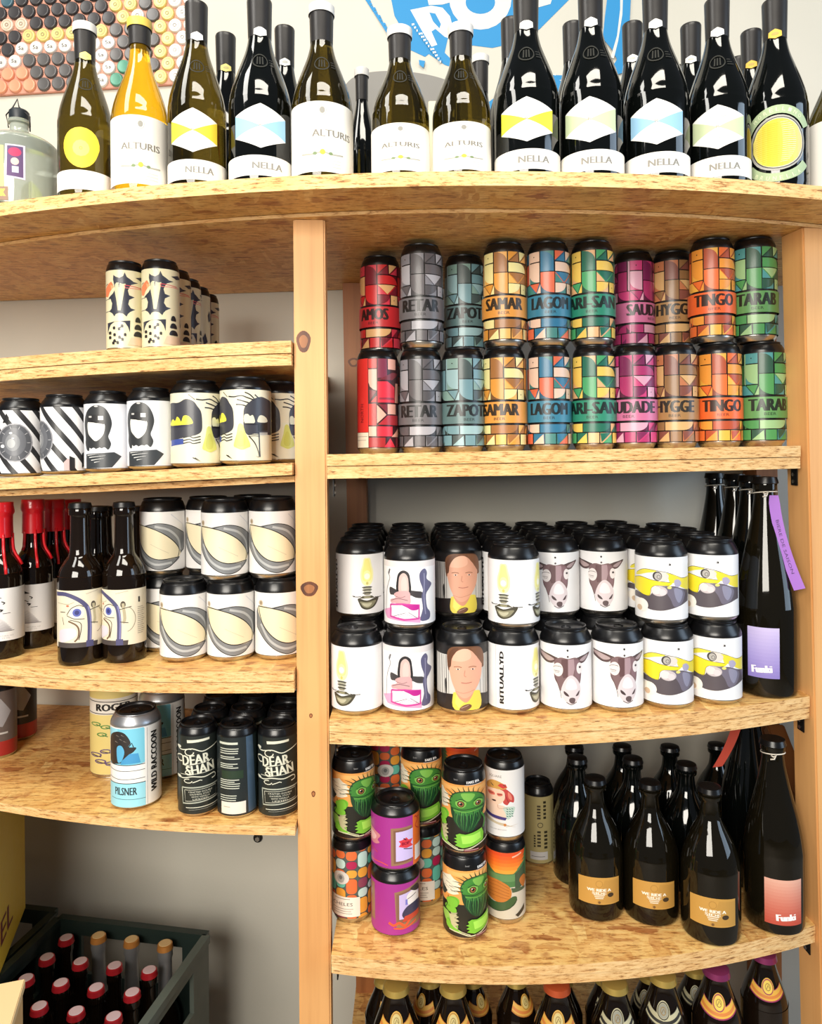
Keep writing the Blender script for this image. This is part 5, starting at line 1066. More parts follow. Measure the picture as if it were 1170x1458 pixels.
# ------------------------------------------------------------------ bottles
PRF = {
 'burgundy': [(0, .045), (.55, .02), (.86, 0), (.96, .008), (1, .03), (1, .40), (.985, .45), (.92, .51), (.79, .58), (.62, .655), (.475, .72), (.385, .78), (.345, .84), (.335, .90), (.335, .955), (.375, .958), (.375, .985), (.345, 1), (0, 1)],
 'alsace':   [(0, .045), (.55, .02), (.86, 0), (.96, .008), (1, .03), (1, .36), (.985, .42), (.90, .52), (.76, .62), (.60, .72), (.47, .81), (.385, .88), (.355, .94), (.40, .945), (.40, .975), (.36, 1), (0, 1)],
 'champ':    [(0, .045), (.55, .02), (.86, 0), (.96, .008), (1, .03), (1, .42), (.975, .49), (.91, .555), (.79, .625), (.62, .695), (.47, .75), (.37, .80), (.325, .86), (.315, .92), (.39, .925), (.40, .95), (.34, .955), (.34, .975), (.38, .98), (.38, 1.0), (0, 1)],
 'longneck': [(0, .03), (.7, .01), (.92, 0), (.98, .01), (1, .03), (1, .50), (.97, .55), (.86, .60), (.66, .645), (.50, .68), (.455, .74), (.43, .86), (.43, .925), (.50, .93), (.50, .965), (.46, .97), (.46, 1), (0, 1)],
 'abbey':    [(0, .03), (.7, .01), (.92, 0), (.98, .01), (1, .03), (1, .66), (.985, .71), (.92, .76), (.80, .81), (.66, .86), (.53, .91), (.45, .955), (.50, .96), (.50, .985), (.44, 1), (0, 1)],
}
def rfun_of(kind, R, H):
    pr = PRF[kind]
    def f(z):
        q = z / H
        for (r0, z0), (r1, z1) in zip(pr[4:], pr[5:]):
            if z0 <= q <= z1 and z1 > z0: return (r0 + (r1 - r0) * (q - z0) / (z1 - z0)) * R
        return R * (1 if q < .2 else pr[-2][0])
    return f
def bottle(kind, R, H, x, y, z, glass, label, group=None, name='wine_bottle', cat='bottle', rot=0):
    t = empty(name, (x, y, z), rot - atan2(x, y), label, cat, group)
    key = ('bot', kind, round(R, 4), round(H, 4))
    def mk():
        pr = PRF[kind]; s = spline(pr[4:-2], 3) if True else pr
        return lathe('bottle_glass', [(r * R, q * H) for r, q in pr[:4] + s + pr[-2:]], sharp=38)
    link('bottle_glass', cmesh(key, mk), t, None).data
    me = CM[key]
    g = t.children[0] if t.children else [o for o in bpy.data.objects if o.parent is t][0]
    if not me.materials: me.materials.append(glass)
    g.material_slots[0].link = 'OBJECT'; g.material_slots[0].material = glass
    return t
def neck_foil(t, kind, R, H, q0, m, q1=1.006, nm='capsule', top=None, grow=.0007):
    f = rfun_of(kind, R, H)
    if kind == 'burgundy': f = lambda z: R * (.352 + .03 * (z / H - .8) / .2)
    def mk():
        pts = []; n = 14
        for k in range(n + 1):
            q = q0 + (min(q1, .9995) - q0) * k / n; pts.append((f(q * H) + grow, q * H))
        pts = [(pts[0][0] - grow, pts[0][1] - .0002)] + pts + [(pts[-1][0] - .0006, H + .0012), (0, H + .0012)]
        return lathe(nm, pts, sharp=50)
    o = link(nm, cmesh((nm, kind, round(R, 4), round(H, 4), q0), mk), t, m)
    if top is not None:
        rr = f(.97 * H) + .0018; tp = lathe('capsule_top', [(rr, H - .009), (rr + .0003, H - .008), (rr + .0003, H + .0012), (rr - .001, H + .0022), (0, H + .0022)]); link('capsule_top', tp, t, top)
    return o
def blabel(t, key, art, R, z0, ztop, base=None, rfun=None, nm='label', lift=.0003, arc=(-pi, pi), zk=None, rot=0, m='printed_paper'):
    me = cmesh(('bl', key, round(R, 4), round(z0, 4), round(ztop, 4)), lambda: art_mesh(nm, art, R, z0, ztop, base, rfun=rfun, lift=lift, arc=arc, zk=zk, off=.00002 if not rfun else .00015))
    o = link(nm, me, t, MATS[m]); o.rotation_euler = (0, 0, rot); return o
crest_art = Art(); crest_art.H = 1; crest_art.ring(0, .5, .34, .26, .05, (150, 150, 140), 24)
for k in (-.12, 0, .12): crest_art.raw([(k - .03, .34), (k + .03, .34), (k + .03, .66), (k - .03, .66)], (150, 150, 140))
for k in range(3): crest_art.raw([(.42, .36 + k * .1), (.72 - k * .06, .36 + k * .1), (.72 - k * .06, .39 + k * .1), (.42, .39 + k * .1)], (150, 150, 140))
def crest(t, kind, R, H, q, glass, rot=0):
    f = rfun_of(kind, R, H); z0 = q * H
    o = link('embossed_crest', cmesh(('crest', kind, round(R, 4), round(H, 4)), lambda: art_mesh('embossed_crest', crest_art, R, z0, z0 + R * .9, None, rfun=f, lift=.0009, zk=R * .9, off=.0001)), t, None); o.rotation_euler = (0, 0, rot)
    if not o.data.materials: o.data.materials.append(mat('embossed_dark_glass', (60, 60, 56), .12, .0, 0, .6))
def medal(t, kind, R, H, q, c, akey, rot=0):
    f = rfun_of(kind, R, H); ma = Art(); ma.H = 1; n = 6; ma.raw([(.62 * cos(pi / 6 + k * pi / 3), .5 + .34 * sin(pi / 6 + k * pi / 3)) for k in range(n)], c); ma.raw([(.3 * cos(k * pi / 4), .5 + .12 * sin(k * pi / 4)) for k in range(8)], mix3(c, (120, 120, 110), .35))
    fr = lambda z: f(z) + .0007
    o = link('neck_medallion', cmesh(('med', akey, kind, round(R, 4), round(H, 4), q), lambda: art_mesh('neck_medallion', ma, R * .4, q * H, q * H + R * .5, None, rfun=fr, lift=.0005, zk=R * .5, off=.00015)), t, MATS['printed_paper']); o.rotation_euler = (0, 0, rot)
SEMI = (242, 240, 234)
YEL, BLU, GRN, YG = (238, 214, 60), (150, 196, 228), (196, 210, 170), (214, 212, 60)
HEX = {'yel': art_hex(YEL), 'blu': art_hex(BLU), 'grn': art_hex(GRN), 'yg': art_hex(YG), 'alt': art_alturis(), 'altR': art_alturis(-.45), 'sun': art_sunlabel(), 'rnd': art_round(), 'alt2': art_alturis(.35)}
TOPW = [  # px centre, px width, y top, y base, art, glass, label top as frac, medallion, name, rot
 (122, 75, 38, 288, 'sun', GL_OLIVE, 'yel', 'green wine bottle with a yellow blob label, second thing from the left', -.12),
 (200, 80, 32, 277, 'alt', GL_AMBER, None, 'golden wine bottle with a white label and yellow cap top', 0),
 (281, 82, 8, 266, 'yel', GL_OLIVE, 'wht', 'olive wine bottle with white hexagon and bright yellow triangles', -.15),
 (371, 90, 3, 257, 'blu', GL_DARK, 'wht', 'black wine bottle with pale blue triangles, beside the olive hexagon bottle', 0),
 (459, 88, 12, 250, 'alt2', GL_OLIVE, None, 'brown-green wine bottle with the largest white ALTURIS label', 0),
 (570, 84, 44, 247, 'alt', GL_OLIVE, None, 'shorter brown-green ALTURIS wine bottle in front of the grey arch', 0),
 (657, 84, 40, 247, 'alt', GL_OLIVE, None, 'shorter ALTURIS wine bottle with yellowish reflection, right of the grey arch', 0.08),
 (750, 93, -6, 248, 'yg', GL_DARK, 'wht', 'black wine bottle with yellow-green triangles on its hexagon label', 0),
 (842, 90, -12, 250, 'grn', GL_DARK, 'wht', 'black wine bottle with grey-green triangles, left of the blue one at right', -.05),
 (934, 91, -10, 253, 'blu', GL_DARK, 'wht', 'black wine bottle with pale blue triangles, between two grey-green ones', .02),
 (1022, 87, 3, 257, 'grn', GL_DARK, 'wht', 'black wine bottle with grey-green triangles, next to the round-labelled one', 0),
 (1104, 86, 4, 263, 'rnd', GL_DARK, 'gold', 'black wine bottle with a round golden label and green banners', .06),
 (1193, 86, 60, 268, 'alt', GL_OLIVE, None, 'brownish wine bottle cut by the right edge with a cream label', .3),
]
for i, (cx, wd, yt, yb, ak, gl, med, lab, rt) in enumerate(TOPW):
    xx = Xof(cx, 240, .9); d = dT(xx) + wd / 2 / F * .9 + .010; R = wd / 2 / F * d * .985; xx = Xof(cx, 200, d)
    z = EYE + ZT(xx) + .0002
    ztp = W(cx, yt, d).z; H = ztp - z - .0012
    t = bottle('burgundy', R, H, xx, d, z, gl, lab)
    capm = CAPS; top = {1: CAPSY, 0: CAPSL, 4: CAPSL, 5: CAPSL, 6: CAPSL}.get(i)  # first bottle's pale top is overexposed glare put into the colour
    neck_foil(t, 'burgundy', R, H, .80 if i not in (1,) else .86, capm, top=top)
    rot = rt + atan2(xx, d) * -1.0
    lz = R * 3.0 if ak in ('yel', 'blu', 'grn', 'yg', 'sun', 'rnd') else R * 2.3
    a = HEX[ak]; zt_ = min(.0 + lz * 1.0, .47 * H)
    s = {0: 1.0}.get(i, 1.0)
    hh = .44 * H if ak in ('alt', 'alt2') and i not in (1, 4) else (.395 * H)
    if ak in ('alt', 'alt2'): k = hh / 2.1
    else: k = (.385 * H) / 2.55
    if ak == 'rnd': k = .40 * H / 2.65
    if i in (5, 6): k = .31 * H / 2.1
    blabel(t, (ak, i), a, R, .0035, .0035 + a.H * k, None, rfun=None, zk=k, rot=rt)
    if med: medal(t, 'burgundy', R, H, .775, {'yel': (236, 220, 130), 'wht': (240, 240, 236), 'gold': (232, 190, 80)}[med], med, rot=.03)
    if i not in (11, 12, 1): crest(t, 'burgundy', R, H, .565, gl)
# rear wine bottles (necks between the front ones)
for i, (cx, yt, med, lab) in enumerate(((322, 52, 'yel', 'rear wine bottle whose neck shows between olive and blue hexagon bottles'), (406, 42, 'wht', 'rear wine bottle neck left of the tall ALTURIS bottle'), (515, 100, None, 'rear slim wine bottle between the two left ALTURIS bottles, in front of the grey arch'),
                                 (684, 82, None, 'rear wine bottle neck right of the third ALTURIS bottle'), (728, 30, None, 'rear wine bottle neck left of the yellow-green hexagon bottle'), (816, 36, None, 'rear wine bottle neck left of the first grey-green hexagon bottle'),
                                 (901, 36, 'wht', 'rear wine bottle neck left of the right pale blue bottle'), (984, 38, 'wht', 'rear wine bottle neck left of the second grey-green bottle'), (970, 96, None, 'farthest rear bottle neck left of the second grey-green bottle'), (1051, 84, 'gold', 'farthest rear bottle neck left of the round-labelled bottle'), (1070, 47, 'gold', 'rear wine bottle neck left of the round-labelled bottle'))):
    d = {2: 1.03, 3: 1.10, 8: 1.16, 9: 1.16}.get(i, 1.02); xx = Xof(cx, 150, d); z = EYE + ZT(xx) + .0002; H = W(cx, yt, d).z - z - .0012; R = .0345 if i != 2 else .022
    if i in (8, 9): R = .030
    if i == 3: R = .03
    t = bottle('burgundy', R, H, xx, d, z, GL_DARK, lab); neck_foil(t, 'burgundy', R, H, .80, CAPS, top=CAPSL if i in (2, 3) else None)
    if med: medal(t, 'burgundy', R, H, .775, {'yel': (236, 220, 130), 'wht': (240, 240, 236), 'gold': (232, 190, 80)}[med], med)
    if i == 2: blabel(t, 'rear2', HEX['alt'], R, .003, .05, None, zk=.02)
# grey arched board and small carton behind
gx0, gx1 = W(486, 110, 1.24), W(650, 110, 1.24)
pts = [(W(486, 200, 1.24).x, 0)]
arc = spline([(486, 128), (500, 112), (520, 104), (548, 101), (580, 102), (612, 107), (640, 116), (656, 130)], 4)
bm = bmesh.new(); zz0 = EYE + ZT(0) + .0002
out = [(W(486, 200, 1.24).x, zz0)] + [(W(a, b, 1.24).x, W(a, b, 1.24).z) for a, b in arc] + [(W(656, 200, 1.24).x, zz0)]
xc = sum(p[0] for p in out) / len(out)
fr = [bm.verts.new((a - xc, 0, b - zz0)) for a, b in out]; bk = [bm.verts.new((a - xc, .03, b - zz0)) for a, b in out]
bm.faces.new(fr); bm.faces.new(bk[::-1])
for k in range(len(out)): bm.faces.new((fr[k], bk[k], bk[(k + 1) % len(out)], fr[(k + 1) % len(out)]))
bmesh.ops.recalc_face_normals(bm, faces=bm.faces[:])
o = link('arched_box', bm_mesh(bm, 'arched_box'), None, mat('grey_card', (128, 126, 122), .6), (xc, 1.24, zz0)); tag(o, 'low grey box with an arched top standing behind the ALTURIS bottles', 'box')
pc = W(619, 190, 1.15); o = link('carton', box_mesh('carton', .020, .03, W(619, 150, 1.15).z - zz0, .001), None, mat('cream_card', (232, 224, 190), .6), (pc.x, 1.15, zz0)); tag(o, 'narrow cream carton between the two shorter ALTURIS bottles', 'box')
# flip-top jug at the far left
dj = .985; xj = Xof(28, 240, dj); zj = EYE + ZT(xj) + .0002; Rj = 51 / F * dj; Hj = W(30, 158, dj).z - zj
jg = empty('flip_top_jug', (xj, dj, zj), 0, 'wide grey-green glass jug with black stopper and stickers, far left of the top shelf', 'jug')
link('bottle_glass', lathe('bottle_glass', [(0, .004), (Rj * .85, 0), (Rj * .97, .003), (Rj, .01)] + [(Rj, Hj * .60)] + spline([(Rj, Hj * .62), (Rj * .97, Hj * .655), (Rj * .80, Hj * .70), (Rj * .45, Hj * .74), (Rj * .26, Hj * .78), (Rj * .235, Hj * .86)], 4)[1:] + [(Rj * .29, Hj * .87), (Rj * .29, Hj * .90), (0, Hj * .90)]), jg, GL_CLEAR)
link('stopper', lathe('stopper', [(0, Hj * .902), (Rj * .24, Hj * .902), (Rj * .26, Hj * .93), (Rj * .26, Hj * .985), (Rj * .22, Hj), (0, Hj)]), jg, mat('black_rubber', (34, 40, 46), .45))
link('wire_bail', tube('wire_bail', [(-Rj * .3, 0, Hj * .84), (-Rj * .32, -.004, Hj * .95), (-.004, -.008, Hj * 1.01), (0, -.004, Hj * 1.10), (.004, -.008, Hj * 1.01), (Rj * .34, -.004, Hj * .93), (Rj * .3, 0, Hj * .80)], .0009), jg, mat('dark_wire', (60, 60, 62), .35, .9))
st = Art(); st.H = 2.2
st.raw([(.12, .62), (.62, .58), (.62, 1.5), (.14, 1.5)], (206, 200, 220)); st.raw([(.17, .66), (.57, .63), (.57, 1.46), (.19, 1.46)], (92, 66, 110)); st.ell(.37, 1.3, .16, .12, (190, 50, 96), 12); st.ell(.37, 1.05, .1, .1, (222, 190, 180), 12); st.raw([(.3, .75), (.46, .75), (.46, .92), (.3, .92)], (190, 196, 214))
st.raw([(-.75, .3), (-.35, .3), (-.3, 1.5), (-.75, 1.5)], (226, 196, 178)); st.blob if False else None
st.raw([(-.5, .7), (-.28, .8), (-.25, 1.3), (-.45, 1.4), (-.58, 1.1)], (150, 90, 96)); st.raw([(-.15, .2), (.1, .2), (.1, 1.45), (-.15, 1.5)], (190, 206, 130)); st.raw([(-.2, 0), (.2, 0), (.2, .36), (-.2, .36)], (150, 120, 100)); st.text('OK', 0, .2, .26, .2, (226, 200, 90), bold=.02)
blabel(jg, 'jug', st, Rj, .004, .004 + Rj * 2.2, None, zk=Rj, nm='sticker')
o = link('packet', box_mesh('packet', .05, .03, .10, .003), None, mat('yellow_green_card', (206, 214, 120), .5), (Xof(-4, 200, 1.13), 1.13, zj)); tag(o, 'yellow-green packet behind the jug at the far left edge', 'packet')
# red-wax bottles and eye bottles, left bay third shelf
tri, eb = art_triangle(), art_eyebottle()
def lneck(cx, d, R, ytop, lab, kind, rt=0, py=860):
    x = Xof(cx, py, d); z = EYE + ZL3(x) + .0003; H = .2105 if ytop is None else W(cx, ytop, d).z - z
    t = bottle('longneck', R, H, x, d, z, GL_BEER, lab, name='beer_bottle')
    if kind == 'wax':
        o = neck_foil(t, 'longneck', R, H, .775, REDWAX, nm='wax_seal', grow=.0032)
        f = rfun_of('longneck', R, H)
        for a_, ln in ((.2, .055), (-.9, .03), (1.3, .045)):
            pts = [((f(q) + .0022) * sin(a_), -(f(q) + .0022) * cos(a_), q) for q in [H * .80 - k * ln / 6 for k in range(7)]]
            link('wax_drip', tube('wax_drip', pts, .0022), o, REDWAX)
        blabel(t, 'tri', tri, R, H * .12, H * .12 + R * tri.H * .96, (228, 226, 226), rot=rt, zk=R * .96)
    elif kind == 'eye':
        blabel(t, 'eyeb', eb, R, H * .115, H * .115 + R * eb.H * .95, (222, 212, 188), rot=rt, zk=R * .95, arc=(-1.9, 1.9))
        f = rfun_of('longneck', R, H); link('crown_cap', lathe('crown_cap', [(R * .5, H * .972), (R * .53, H * .975), (R * .48, H + .001), (R * .3, H + .002), (0, H + .002)]), t, DKG)
    return t
lneck(2, 1.055, .0290, 716, 'red wax-sealed bottle with white triangle label at the left edge', 'wax', 0); lneck(48, 1.111, .0272, 712, 'red wax-sealed bottle, second from the left edge', 'wax', -.2); lneck(78, 1.167, .0272, 712, 'red wax-sealed bottle, third, with darker label behind', 'wax', .8); lneck(102, 1.224, .0272, 712, 'red wax-sealed bottle, farthest back', 'wax', .8)
lneck(115, 1.012, .0293, 717, 'brown bottle with a blue-eye abstract label, left of the pair', 'eye', 0); lneck(177.5, 1.018, .0286, 716, 'brown bottle with abstract label turned to its text side', 'eye', -.62)
lneck(140, 1.079, .0286, 722, 'brown bottle behind and between the pair of abstract labels', 'eye', .6); lneck(194, 1.124, .0286, 722, 'brown bottle behind the right abstract-label one', 'eye', .6); lneck(148, 1.168, .0290, 722, 'brown bottle in the third row behind the pair', 'eye', .6); lneck(205, 1.182, .0290, 722, 'brown bottle in the third row beside the swoosh cans', 'eye', .6)
# sparkling bottles right bay third shelf
wa = art_wander(); WIRE = mat('pale_string', (222, 214, 200), .6)
def small(cx, d, ytop, lab, R=.0372, lb=True, rt=0, grp=None):
    x = Xof(cx, 1250, d); z = EYE + ZR3(x) + .0006; H = W(cx, ytop, d).z - z
    t = bottle('champ', R, H, x, d, z, GL_BROWN if lb else GL_DARK, lab, name='sparkling_bottle', group=grp)
    link('crown_cap', lathe('crown_cap', [(R * .39, H * .972), (R * .42, H * .975), (R * .38, H + .001), (R * .3, H + .002), (0, H + .002)]), t, BLK)
    if lb: blabel(t, 'wander', wa, R, H * .125, H * .125 + R * 1.1, None, rot=rt + .12, zk=R)
    return t
small(848, 1.034, 1108, 'small sparkling bottle with gold label, left of the three'); small(926, 1.026, 1114, 'small sparkling bottle with gold label, middle of the three'); small(1011, .988, 1120, 'small sparkling bottle with gold label, right one, nearest', .0378, True, -.05)
small(823, 1.112, 1079, 'dark sparkling bottle second row, left', .037, False); small(902, 1.118, 1080, 'dark sparkling bottle second row, middle', .037, False); small(978, 1.100, 1088, 'dark sparkling bottle second row, right', .037, False)
small(819, 1.20, 1062, 'dark sparkling bottle third row, left', .037, False); small(887, 1.20, 1062, 'dark sparkling bottle third row, middle', .037, False); small(955, 1.190, 1063, 'dark sparkling bottle third row, right', .037, False); small(1022, 1.215, 1060, 'dark sparkling bottle third row beside the red tag', .036, False)
def neck_string(t, kind, R, H, q, tagc=None, tr=0, tl=.10, label_text=None):
    f = rfun_of(kind, R, H); r = f(q * H) + .0014
    s = link('neck_string', tube('neck_string', [(r * sin(k * pi / 12), -r * cos(k * pi / 12), q * H + .002 * sin(k * pi / 12 + 1)) for k in range(24)], .0008, 6, True), t, WIRE)
    link('knot', tube('knot', [(-.002, -r - .0005, q * H), (.001, -r - .003, q * H - .001), (.004, -r - .001, q * H + .002), (.002, -r - .002, q * H - .004), (-.003, -r - .002, q * H - .005)], .0011, 6), s, WIRE)
    if tagc:
        bm = bmesh.new(); L = []; n = 12
        for k in range(n + 1):
            u = k / n; cx_ = r * sin(tr) + (.0035 + .030 * u ** 1.6) * (1 if tr >= 0 else -1); cy_ = -r * cos(tr) - .002 - .006 * u; cz = q * H - .003 - tl * u; w_ = .0068 * (1 if k else .8)
            for dy in (0, .0008): L.append([bm.verts.new((cx_ - w_, cy_ + dy, cz - .002 * u)), bm.verts.new((cx_ + w_, cy_ + dy, cz + .002 * u))])
        for k in range(n):
            a, b, c, d_ = L[2 * k], L[2 * k + 1], L[2 * k + 2], L[2 * k + 3]
            bm.faces.new((a[0], a[1], c[1], c[0])); bm.faces.new((b[1], b[0], d_[0], d_[1])); bm.faces.new((a[0], c[0], d_[0], b[0])); bm.faces.new((c[1], a[1], b[1], d_[1]))
        a, b = L[0], L[1]; bm.faces.new((a[1], a[0], b[0], b[1])); a, b = L[-2], L[-1]; bm.faces.new((a[0], a[1], b[1], b[0]))
        bmesh.ops.recalc_face_normals(bm, faces=bm.faces[:])
        o = link('paper_tag', bm_mesh(bm, 'paper_tag', False), t, tagc)
        # dark lettering along the tag
        if label_text:
            ta = Art(); ta.text(label_text, 0, 0, tl * .6, .0036, (80, 44, 104), rot=-72)
            def t3(a_, b_):
                u = (q * H - .003 - (q * H - .003 - tl * .55 + b_)) / tl; u = .55 - b_ / tl
                return (r * sin(tr) + (.0035 + .030 * max(0, u) ** 1.6) + a_ + (b_ * .33), -r * cos(tr) - .002 - .006 * u - .0003, q * H - .003 - tl * u)
            link('tag_print', flat_art_mesh('tag_print', ta, t3, (0, -1, 0)), o, MATS['printed_paper'])
x = Xof(1101, 1200, 1.012); z = EYE + ZR3(x) + .0006; R = 40 / F * 1.012; H = W(1104, 1052, 1.012).z - z
t = bottle('alsace', R, H, x, 1.012, z, GL_BROWN, 'tall dark bottle with a red gradient label, at the right post', name='tall_cider_bottle')
link('crown_cap', lathe('crown_cap', [(R * .42, H * .972), (R * .45, H * .975), (R * .40, H + .001), (0, H + .002)]), t, BLK); blabel(t, 'funkr', art_funk((190, 78, 60), (222, 168, 148), True), R, .002, .002 + R * 2.4, None, zk=R)
neck_string(t, 'alsace', R, H, .93, None)
x = Xof(1066, 1180, 1.115); H2b = EYE + ZR2(x) - .032 - (EYE + ZR3(x)) - .004
t = bottle('alsace', .040, H2b, x, 1.115, EYE + ZR3(x) + .0006, GL_DARK, 'tall dark bottle with a red paper tag, behind the red-label one', name='tall_cider_bottle'); neck_string(t, 'alsace', .040, H2b, .93, mat('red_tag_paper', (186, 58, 34), .6), -.6, .085)
# tall bottles, second shelf
x = Xof(1090, 840, 1.025); z = EYE + ZR2(x) + .0002; R = 40 / F * 1.025; H = W(1090, 680, 1.025).z - z
PURP = mat('purple_tag_paper', (158, 104, 196), .6)
t = bottle('alsace', R, H, x, 1.025, z, GL_BROWN, 'tall dark bottle with a lilac label and purple paper tag', name='tall_cider_bottle')
link('crown_cap', lathe('crown_cap', [(R * .42, H * .972), (R * .45, H * .975), (R * .40, H + .001), (0, H + .002)]), t, BLK); blabel(t, 'funkp', art_funk((134, 120, 190), (196, 184, 226)), R, .012, .012 + R * 2.4, None, zk=R * 1.12)
neck_string(t, 'alsace', R, H, .93, PURP, .5, .125, 'BIERE DE SAISON')
for k, (cx, d) in enumerate(((1068, 1.105), (1046, 1.185), (1018, 1.262))):
    xx = Xof(cx, 760, d); t = bottle('alsace', .038, H, xx, d, z, GL_DARK, ('tall dark bottle behind the lilac-label one, second in line', 'tall dark bottle third in line behind the lilac-label one', 'tall dark bottle farthest back near the wall')[k], name='tall_cider_bottle'); neck_string(t, 'alsace', .038, H, .93, None)
    link('crown_cap', cmesh(('cc', 'tall2'), lambda: lathe('crown_cap', [(.016, H * .972), (.0172, H * .975), (.0152, H + .001), (0, H + .002)])), t, BLK)
# beer bottles on the bottom shelf (tops under the third shelf)
ab = {'gold': art_abbey('gold'), 'silver': art_abbey('silver'), 'plum': art_abbey('plum')}
GOLD = mat('gold_crown_cap', (206, 178, 96), .3, .6); PLUM = mat('plum_crown_cap', (150, 60, 110), .3, .5); REDC = mat('red_gold_cap', (200, 90, 50), .35, .4)
def ale(cx, d, ytop, mode, capm, lab, R=.033, rt=0, lbl=True):
    x = Xof(cx, 1430, d); z = EYE - .935 + .0003; H = W(cx, ytop, d).z - z
    t = bottle('abbey', R, H, x, d, z, GL_BEER, lab, name='beer_bottle')
    f = rfun_of('abbey', R, H)
    bm = bmesh.new(); n = 42; 
    link('crown_cap', lathe('crown_cap', [(R * .50, H * .962), (R * .55, H * .966), (R * .50, H - .0005), (R * .38, H + .0015), (0, H + .002)]), t, capm)
    if lbl: blabel(t, ('abbey', mode), ab[mode], R, H * .755, H * .755 + R * 1.3, None, rfun=f, nm='neck_label', zk=R * .92, rot=rt, lift=.0006)
    ba = art_plain; blabel(t, ('abbeyb', mode), ba, R, H * .10, H * .10 + R * 2.4, None, zk=R, rot=rt)
art_plain = Art(); art_plain.H = 2.4; art_plain.raw([(-1.3, .1), (1.3, .1), (1.3, 2.3), (-1.3, 2.3)], (140, 40, 80)); art_plain.raw([(-1.2, .2), (1.2, .2), (1.2, 2.2), (-1.2, 2.2)], (222, 176, 78))
for k in range(14): art_plain.raw([(-.9 + (k % 3) * .05, .4 + k * .12), (.9 - (k % 4) * .08, .4 + k * .12), (.9 - (k % 4) * .08, .44 + k * .12), (-.9 + (k % 3) * .05, .44 + k * .12)], (120, 90, 40))
AD = .985
for cx, d, yt, md, cm, lb, rt in ((564, AD, 1400, 'gold', GOLD, 'leftmost brown bottle with gold neck label under the monster can shelf', 0), (645, AD, 1401, 'gold', GOLD, 'second brown bottle with gold neck label, below the front monster cans', 0), (793, AD, 1399, 'gold', REDC, 'brown bottle with gold neck label and reddish cap', .05),
                                  (875, AD + .005, 1397, 'silver', GOLD, 'brown bottle with silver neck label, left of the two silver ones', .15), (944, AD + .012, 1386, 'silver', GOLD, 'brown bottle with silver neck label and gold cap, right of the two', 0), (1020, AD + .03, 1377, 'plum', PLUM, 'brown bottle with plum-edged gold neck label and plum cap', .12)):
    ale(cx, d, yt, md, cm, lb, .033, rt)
xx = Xof(1088, 1420, 1.045); t_ = ale(1088, 1.045, 1355, 'plum', PLUM, 'plum and gold labelled bottle at the right end, taller than its neighbours', .031, .2)
for k, (cx, d, yt) in enumerate(((548, 1.07, 1392), (612, 1.07, 1392), (672, 1.07, 1392), (735, 1.07, 1392), (800, 1.07, 1392), (862, 1.07, 1390), (925, 1.07, 1386), (990, 1.08, 1378))):
    ale(cx, d, yt, 'gold' if k < 5 else 'silver', GOLD, ('second-row brown bottle, %s from the left under the monster can shelf' % ('first', 'second', 'third', 'fourth', 'fifth', 'sixth', 'seventh', 'eighth', 'ninth')[k]), .029, (.6, -.7, .7, .7, -.6, .3, -.4, 0, 0)[k])
# things in the next bay past the right post
BKC = mat('black_card', (24, 23, 25), .55)
for k, (x, y, z, sx, sz, txt) in enumerate(((.70, 1.14, -.284, .13, .20, 'HARLEM'), (.70, 1.17, -.584, .12, .215, 'THE HARLEM'), (.70, 1.15, .0, .14, .20, None))):
    if k == 2: continue
    t = empty('bottle_carton', (x, y, EYE + z), -.25, ('black carton seen past the right post beside the monster shelf, upper', 'black carton seen past the right post, lower, with pale lettering')[k], 'box')
    link('carton_body', box_mesh('carton_body', sx, .12, sz, .002), t, BKC)
    ca_ = Art(); ca_.text(txt, 0, .1, .16, .02, (176, 166, 150), rot=90); link('lettering', flat_art_mesh('lettering', ca_, lambda a, b, s=sx: (a - s * .36, -.0605, b), (0, -1, 0)), t, MATS['printed_paper'])
bm_ = box_mesh('brace_timber', .03, .02, .22, .002)
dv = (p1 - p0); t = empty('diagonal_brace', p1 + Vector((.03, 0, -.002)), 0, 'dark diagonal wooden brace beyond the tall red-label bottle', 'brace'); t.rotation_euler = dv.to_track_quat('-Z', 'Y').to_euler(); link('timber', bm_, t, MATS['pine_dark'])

# ------------------------------------------------------------------ crown cap panel on the wall
def capmesh():
    R = .0128; n = 21; vs = []; fs = []
    prof = [(R, 0), (R * 1.0, -.0010), (R * .94, -.0042), (R * .86, -.0054), (R * .78, -.0052), (0, -.0050)]
    for j, (r, h) in enumerate(prof):
        if r == 0: vs.append((0, h, 0)); continue
        for k in range(n * 2):
            t = pi * k / n; rr = r * (1 + (.045 * (1 if k % 2 else -1) if j < 2 else 0)); vs.append((rr * sin(t), h, rr * cos(t)))
    m = n * 2
    for j in range(4):
        for k in range(m): fs.append((j * m + k, j * m + (k + 1) % m, (j + 1) * m + (k + 1) % m, (j + 1) * m + k))
    for k in range(m): fs.append((4 * m + k, 4 * m + (k + 1) % m, 5 * m))
    me = bpy.data.meshes.new('crown_cap'); me.from_pydata(vs, [], fs); me.update()
    bm = bmesh.new(); bm.from_mesh(me); bmesh.ops.recalc_face_normals(bm, faces=bm.faces[:]); bm.to_mesh(me); bm.free()
    for p in me.polygons: p.use_smooth = True
    return me
CCOL = {'dark': (62, 60, 62), 'char': (92, 90, 90), 'teal': (70, 100, 112), 'yellow': (222, 202, 124), 'white': (222, 218, 212), 'cream': (222, 196, 176), 'red': (196, 84, 76), 'orange': (222, 156, 124), 'green': (80, 140, 118)}
CMS = {}
for k, c in CCOL.items():
    me = capmesh(); me.materials.append(mat('cap_%s' % k, c, .35, .15)); CMS[k] = me
yaw = math.atan(-.105); ux, uy = cos(yaw), sin(yaw)
px0, py0 = -.93, ywall(-.93); zb0 = EYE + .695
